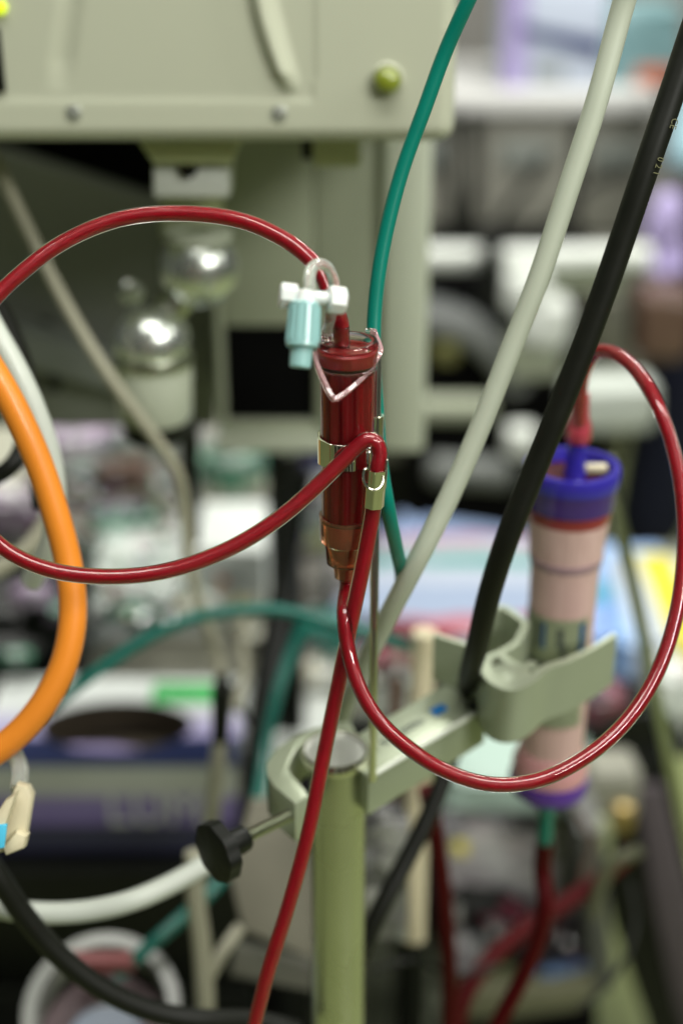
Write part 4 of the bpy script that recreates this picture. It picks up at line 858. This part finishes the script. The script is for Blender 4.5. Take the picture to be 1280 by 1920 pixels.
pk(1125, 1570, 1.15, (.02, .02, .045), mat('pale_olive', (.30, .33, .18), .4), 'pale olive plug beside the brass fitting', 'plug', 81, name='pipe_plug', amp=.05)
chr_ = thing('black_chair', (.62, 1.3, 0), 'black and mauve padded chair back in the bottom right corner', 'chair')
quad_bar('chair_back', [(1120, 1600), (1140, 1470), (1170, 1430), (1255, 1425), (1300, 1640), (1420, 2100), (1270, 2100), (1205, 1900), (1150, 1740)], 1.28, .06, M['black'], chr_, .008)
quad_bar('chair_pad', [(1190, 1480), (1245, 1478), (1290, 1660), (1390, 2050), (1320, 2050), (1262, 1880), (1222, 1700)], 1.262, .017, M['mauve'], chr_, .006)
for px in (1240, 1400):
    q = PY(px, 2000, 1.31); obj('leg', tube_bm([q, Vector((q.x, 1.31, .0))], .012, 12), M['black'], chr_)

def scraps(name, label, cat, n, seed, place, mats, smin=.006, smax=.024):
    rng = random.Random(seed); bm = new_bm()
    for i in range(n):
        c = place(rng); w1 = rng.uniform(smin, smax); h1 = rng.uniform(smin, smax)*.7
        mt_ = Matrix.Translation(c) @ Matrix.Rotation(rng.uniform(0, 6.3), 4, 'Z') @ Matrix.Rotation(rng.gauss(0, .7), 4, 'X') @ Matrix.Rotation(rng.gauss(0, .5), 4, 'Y')
        g = []
        for a in range(4):
            x = (a/3-.5)*w1; z = rng.uniform(-.25, .25)*w1
            g.append([bm.verts.new(mt_ @ Vector((x, sy*h1/2, z+rng.uniform(-.1, .1)*h1))) for sy in (-1, 1)] + [bm.verts.new(mt_ @ Vector((x, sy*h1/2, z-.0012))) for sy in (1, -1)])
        mi = rng.randrange(len(mats)); fs = []
        for p_, q_ in zip(g, g[1:]):
            for k in range(4): fs.append(bm.faces.new((p_[k], p_[(k+1) % 4], q_[(k+1) % 4], q_[k])))
        fs.append(bm.faces.new(g[0][::-1])); fs.append(bm.faces.new(g[-1]))
        for f in fs: f.material_index = mi
    return obj(name, bm, mats, label=label, cat=cat, kind='stuff')
fl = [mat('film_white', (.66, .70, .66), .15, coat=.6), mat('film_mint', (.30, .50, .40), .15, coat=.6), mat('film_lilac', (.42, .32, .46), .15, coat=.6), mat('film_dark', (.03, .03, .03), .15, coat=.8), mat('film_grey', (.30, .30, .28), .15, coat=.6), mat('film_cream', (.58, .56, .42), .2, coat=.5), mat('film_maroon', (.14, .02, .04), .2, coat=.5)]
scraps('wrapper_scraps', 'loose torn wrappers scattered over the counter packets', 'scraps', 260, 3, lambda r: PZ(r.uniform(70, 360), r.uniform(835, 1165), kz+r.uniform(.02, .085)), fl)
scraps('wrapper_scraps', 'dark mixed wrappers heaped at the counter end below the black hatch', 'scraps', 130, 5, lambda r: PZ(r.uniform(375, 620), r.uniform(845, 1010), kz+r.uniform(.01, .07)), [fl[3], fl[6], fl[3], fl[4], fl[1], fl[3], M['navy']])
scraps('wrapper_scraps', 'small wrappers and cut film lying between the pole and the table', 'scraps', 150, 7, lambda r: PZ(r.uniform(540, 800), r.uniform(1080, 1290), TZ+r.uniform(.03, .07)), [fl[4], fl[0], fl[3], fl[5], fl[6], fl[3]])
scraps('wrapper_scraps', 'dark shiny scraps heaped at the bottom of the open grey bin', 'scraps', 200, 9, lambda r: PY(r.uniform(850, 1110), r.uniform(1700, 1880), r.uniform(1.16, 1.25)), [fl[3], fl[4], fl[3], fl[3], M['mauve'], fl[6]])
for i, (pp_, wpx, mm, lb) in enumerate((
    ([(120, 900, 1.35), (190, 940, 1.33), (260, 925, 1.33), (330, 960, 1.3)], 9, 'beige', 'thin pale wire lying across the counter packets'),
    ([(170, 1180, 1.25), (240, 1120, 1.27), (310, 1140, 1.27), (350, 1090, 1.28)], 8, 'black', 'thin black wire curling over the cloudy bag'),
    ([(430, 1180, 1.15), (460, 1240, 1.13), (440, 1300, 1.12), (470, 1360, 1.1)], 12, 'black', 'thin black wire dropping beside the cable plug'),
    ([(470, 1120, 1.2), (450, 1190, 1.15), (460, 1260, 1.12), (440, 1330, 1.1)], 18, 'beige', 'thin beige wire hanging right of the cable plug'),
    ([(700, 1820, 1.0), (780, 1800, 1.02), (850, 1830, 1.04), (930, 1810, 1.06)], 10, 'black', 'thin black wire lying along the bottom right of the pole'),
    ([(1080, 1520, 1.2), (1110, 1580, 1.2), (1090, 1650, 1.2), (1120, 1720, 1.2)], 9, 'brownbag', 'thin brown wire hanging on the right rim of the bin'),
    ([(1090, 1890, 1.1), (1150, 1830, 1.12), (1190, 1740, 1.15), (1180, 1650, 1.17)], 12, 'black', 'thin black wire climbing from the bin to the black chair'))):
    obj('thin_wire', tube_bm([P(*q_) for q_ in pp_], rad(wpx, pp_[0][2]), 10), M[mm], label=lb, cat='wire')
# ================================================================== FAR BACKGROUND, RIGHT
# drawer cabinet with white top
KY = 3.0; kt = PY(900, 168, KY).z; kx0, kx1 = .0, PY(1232, 190, KY).x
sc_ = thing('supply_cabinet', (.35, 3.2, 0), 'grey drawer cabinet with a pale top far behind at upper right', 'cabinet')
bm = new_bm(); box(bm, (kx0-.02, KY-.03, kt-.045), (kx1, KY+.5, kt), .006); obj('top', bm, mat('pale_top', (.64, .64, .62), .4), sc_)
bm = new_bm(); box(bm, (kx0, KY+.03, .05), (kx1-.02, KY+.48, kt-.046)); obj('carcass', bm, M['black'], sc_)
xs = [PY(x, 300, KY).x for x in (700, 888, 1082, 1226)]
for a_, b_ in zip(xs, xs[1:]):
    zt_ = kt-.05
    for hgt in (.26, .26, .26):
        bm = new_bm(); box(bm, (a_+.012, KY, zt_-hgt+.012), (b_-.012, KY+.029, zt_), .006)
        dr = obj('drawer', bm, M['drawer'], sc_)
        bm = new_bm(); mx_ = (a_+b_)/2; box(bm, (mx_-.055, KY-.012, zt_-.105), (mx_+.055, KY-.0005, zt_-.055), .004); obj('handle', bm, M['greybar'], dr)
        zt_ -= hgt
# boxes on the cabinet
q0, q1 = PY(945, 100, KY+.02).x, PY(1135, 100, KY+.02).x
wb_ = thing('white_lilac_box', ((q0+q1)/2, KY+.1, kt), 'white and lilac carton with a navy stripe on the far cabinet', 'box')
bm = new_bm(); box(bm, (q0, KY+.02, kt+.001), (q1, KY+.22, kt+.26), .006); obj('carton', bm, mat('pale_blue_card', (.48, .53, .64), .5), wb_)
bm = new_bm(); box(bm, (q0-.001, KY+.0185, kt+.002), (q0+.045, KY+.0195, kt+.259)); obj('print_strip', bm, M['lilac'], wb_)
bm = new_bm(); a1_ = PY(975, 45, KY+.017); a2_ = PY(1130, 75, KY+.017)
prism(bm, [a1_, a2_, a2_-Vector((0, 0, .035)), a1_-Vector((0, 0, .018))], (0, -.001, 0)); obj('print_stripe', bm, M['navy'], wb_)
q = PY(1030, 135, KY+.0185); bm = new_bm(); box(bm, q+Vector((-.035, -.001, -.014)), q+Vector((.03, 0, .012))); obj('print_patch', bm, M['greybar'], wb_)
obj('teal_packet', pouch(PY(1195, 95, KY+.12)+Vector((0, 0, 0)), (.17, .12, .20), 91, 0, 3, .12), M['tealpack'], label='grey teal packet beside the white carton on the far cabinet', cat='packet')
carton(1228, 160, .085, .06, .035, kt, 'orangebox', 'small orange box on the far cabinet corner')
# hanging black cables in front of the drawers
for i, (pp, lb) in enumerate((([(845, 205), (842, 300), (850, 400), (862, 470)], 'black cable hanging nearest the machine over the drawers'), ([(885, 210), (890, 330), (882, 430), (900, 520)], 'black cable hanging down between the two left drawers'), ([(1020, 290), (985, 350), (945, 400), (925, 480)], 'black cable slanting across the middle drawer'), ([(1180, 320), (1110, 345), (1050, 400), (1010, 470)], 'black cable sagging over the right drawer'))):
    obj('hanging_cable', tube_bm([PY(x, y, 2.7) for x, y in pp], .014 if i < 2 else .009, 12), M['black'], label=lb, cat='cable')
# treatment chair: white rails, grey cover, dark body
tcx = thing('treatment_chair', (.4, 2.5, 0), 'treatment chair with white rails and grey curved cover far behind on the right', 'chair')
TY = 2.3
def rail(name, p0, p1, Y, wpx, m, parent):
    A, B = PY(*p0, Y), PY(*p1, Y); r = wpx/2/F*(A.y/cp)
    pr_ = [(0, 0), (.002, r*.7), (r*.4, r), ((B-A).length-r*.4, r), ((B-A).length-.002, r*.7), ((B-A).length, 0)]
    return obj(name, lathe(new_bm(), A, B-A, pr_, 24), m, parent)
rail('top_rail', (770, 482), (905, 482), TY, 42, M['white'], tcx)
rail('top_rail', (935, 485), (1222, 482), TY, 44, M['white'], tcx)
quad_bar('armrest_side', [(960, 505), (1172, 505), (1168, 545), (960, 545)], TY+.02, .05, M['column'], tcx)
quad_bar('body', [(780, 520), (1150, 520), (1160, 760), (1090, 1010), (1060, 1100), (760, 1100)], TY+.12, .4, M['void'], tcx, .01)
obj('side_cover', tube_bm([PY(x, y, TY) for x, y in ((780, 590), (840, 600), (900, 630), (945, 680), (970, 730))], lambda t: .036-.012*t, 20), mat('grey_cover', (.19, .20, .195), .5), tcx)
obj('joint_housing', pouch(PY(985, 545, TY-.05), (.075, .07, .06), 95, 0, 3, .04), M['white'], tcx)
obj('joint_housing', pouch(PY(1018, 600, TY-.05), (.085, .08, .085), 96, 0, 2.4, .04), M['white'], tcx)
quad_bar('pivot_box', [(950, 640), (1052, 640), (1052, 712), (955, 712)], TY-.05, .08, M['column'], tcx, .012)
rail('lower_rail', (770, 765), (925, 765), TY-.1, 46, M['column'], tcx)
obj('arm_pad', pouch(PY(1140, 752, TY-.1), (.15, .09, .085), 97, 0, 3, .06), mat('pale_pad', (.50, .54, .49), .4), tcx)
obj('hand_wheel', pouch(PY(975, 825, TY-.2), (.05, .05, .05), 98, 0, 2.4, .04), M['white'], tcx)
rail('lower_rail', (800, 880), (960, 890), TY-.2, 60, mat('mid_grey', (.13, .14, .13), .5), tcx)
quad_bar('dark_bracket', [(905, 440), (935, 440), (945, 560), (900, 600)], TY-.06, .04, M['black'], tcx, .006)
obj('yellow_knob', pouch(PY(835, 660, TY-.03), (.035, .03, .03), 99), mat('olive_knob', (.16, .16, .05), .5), tcx)
quad_bar('upholstery', [(1090, 560), (1170, 560), (1185, 700), (1120, 720)], TY+.1, .1, mat('grey_olive', (.12, .12, .09), .6), tcx, .01)

# ------------------------------------------------------------------ person standing at the right edge (mostly out of frame)
def skinned(name, verts, edges, radii, m, parent, lv=2, rootv=0):
    me = bpy.data.meshes.new(name); me.from_pydata([Vector(v) for v in verts], edges, []); me.materials.append(m)
    o = bpy.data.objects.new(name, me); C.objects.link(o)
    sk_ = o.modifiers.new('skin', 'SKIN'); sk_.use_smooth_shade = True
    for i, r in enumerate(radii):
        me.skin_vertices[0].data[i].radius = (r, r) if not isinstance(r, tuple) else r; me.skin_vertices[0].data[i].use_root = (i == rootv)
    sb = o.modifiers.new('sub', 'SUBSURF'); sb.levels = lv; sb.render_levels = lv
    dg = bpy.context.evaluated_depsgraph_get(); m2 = bpy.data.meshes.new_from_object(o.evaluated_get(dg)); m2.name = name
    bpy.data.objects.remove(o); bpy.data.meshes.remove(me)
    m2.materials.clear(); m2.materials.append(m); m2.polygons.foreach_set('use_smooth', [True]*len(m2.polygons))
    o = bpy.data.objects.new(name, m2); C.objects.link(o); o.parent = parent
    return o
hp = PY(1243, 405, 2.62)   # hand
pp = thing('person', (hp.x+.31, 2.78, 0), 'person in a pale blue top, navy trousers and lilac glove at the right edge', 'person')
def L_(x, y, z): return (x, y, z)
hx, hy, hzv = hp.x-pp.location.x, hp.y-pp.location.y, hp.z
V = [(0, 0, .95), (0, 0, 1.12), (0, .01, 1.34), (0, 0, 1.46), (0, -.02, 1.56), (0, -.03, 1.66),
     (-.16, 0, 1.40), (-.20, .0, 1.14), (hx+.04, hy+.03, hzv+.06), (.16, 0, 1.40), (.22, .02, 1.12), (.22, -.10, .90),
     (-.13, 0, .84), (-.20, .0, .49), (-.24, .03, .09), (-.26, -.12, .03), (.09, 0, .90), (.10, 0, .49), (.11, .03, .09), (.12, -.12, .03)]
E = [(0, 1), (1, 2), (2, 3), (3, 4), (4, 5), (2, 6), (6, 7), (7, 8), (2, 9), (9, 10), (10, 11), (0, 12), (12, 13), (13, 14), (14, 15), (0, 16), (16, 17), (17, 18), (18, 19)]
Rr_ = [.13, .115, .13, .05, .085, .09, .055, .042, .030, .055, .042, .030, .085, .055, .040, .032, .085, .055, .040, .032]
skinned('body', V, E, Rr_, M['skin'], pp)
skinned('top', [V[i] for i in (0, 1, 2, 6, 7, 9, 10)]+[(0, .01, 1.42), V[8], V[11]], [(0, 1), (1, 2), (2, 3), (3, 4), (2, 5), (5, 6), (2, 7), (4, 8), (6, 9)], [(.165), .14, .15, .07, .06, .07, .06, .07, .052, .05], M['gown'], pp)
skinned('trousers', [(-.05, 0, .86), V[12], V[13], (-.24, .03, .10), V[16], V[17], (.11, .03, .10)], [(0, 1), (1, 2), (2, 3), (0, 4), (4, 5), (5, 6)], [.15, .13, .10, .08, .12, .09, .075], M['trouser'], pp)
def hand(c, sx, d, m):
    c = Vector(c); vs = [c, c+Vector((0, -.01, -.045)), c+Vector((0, -.015, -.085))]; es = [(0, 1), (1, 2)]; rs = [.026, .030, .028]
    for k in range(4):
        b_ = c+Vector(((k-1.5)*.019, -.02, -.10)); ln = (.036, .042, .040, .032)[k]; i = len(vs)
        vs += [b_, b_+Vector((0, -.014, -ln*.8)), b_+Vector((0, -.034, -ln*1.3))]; es += [(2, i), (i, i+1), (i+1, i+2)]; rs += [.0095, .009, .008]
    i = len(vs); vs += [c+Vector((sx*.032, -.02, -.05)), c+Vector((sx*.045, -.035, -.085))]; es += [(1, i), (i, i+1)]; rs += [.012, .010]
    return skinned('glove', vs, es, rs, m, pp)
hand((hx+.01, hy+.01, hzv+.05), -1, 1, M['glove']); hand((.22, -.11, .88), 1, 1, M['glove'])
skinned('hair', [(0, -.01, 1.63), (0, .0, 1.70), (0, .03, 1.66)], [(0, 1), (1, 2)], [.095, .085, .09], M['hair'], pp)
for s in (-1, 1):
    bm = new_bm(); sphere(bm, Vector((pp.location.x+s*.032, pp.location.y-.112, 1.63)), .011, 12); obj('eye', bm, M['paper'], pp)
bm = new_bm(); lathe(bm, pp.location+Vector((0, -.118, 1.585)), (0, -.5, .9), [(0, .014), (.02, .009), (.04, .004)], 12); obj('nose', bm, M['skin'], pp)
bm = new_bm(); box(bm, pp.location+Vector((-.024, -.118, 1.552)), pp.location+Vector((.024, -.104, 1.562)), .003); obj('mouth', bm, M['pinkconn'], pp)
for s in (-1, 1):
    bm = new_bm(); box(bm, pp.location+Vector(((.115 if s > 0 else -.26)-.045, -.20, 0.001)), pp.location+Vector(((.115 if s > 0 else -.26)+.045, .08, .075)), .02); obj('shoe', bm, M['black'], pp)
# dark brown case hanging beside the person
obj('brown_case', pouch(PY(1238, 600, 2.5), (.10, .10, .13), 101, 0, 4, .05), M['brownbag'], label='dark brown case in front of the navy trousers', cat='case')
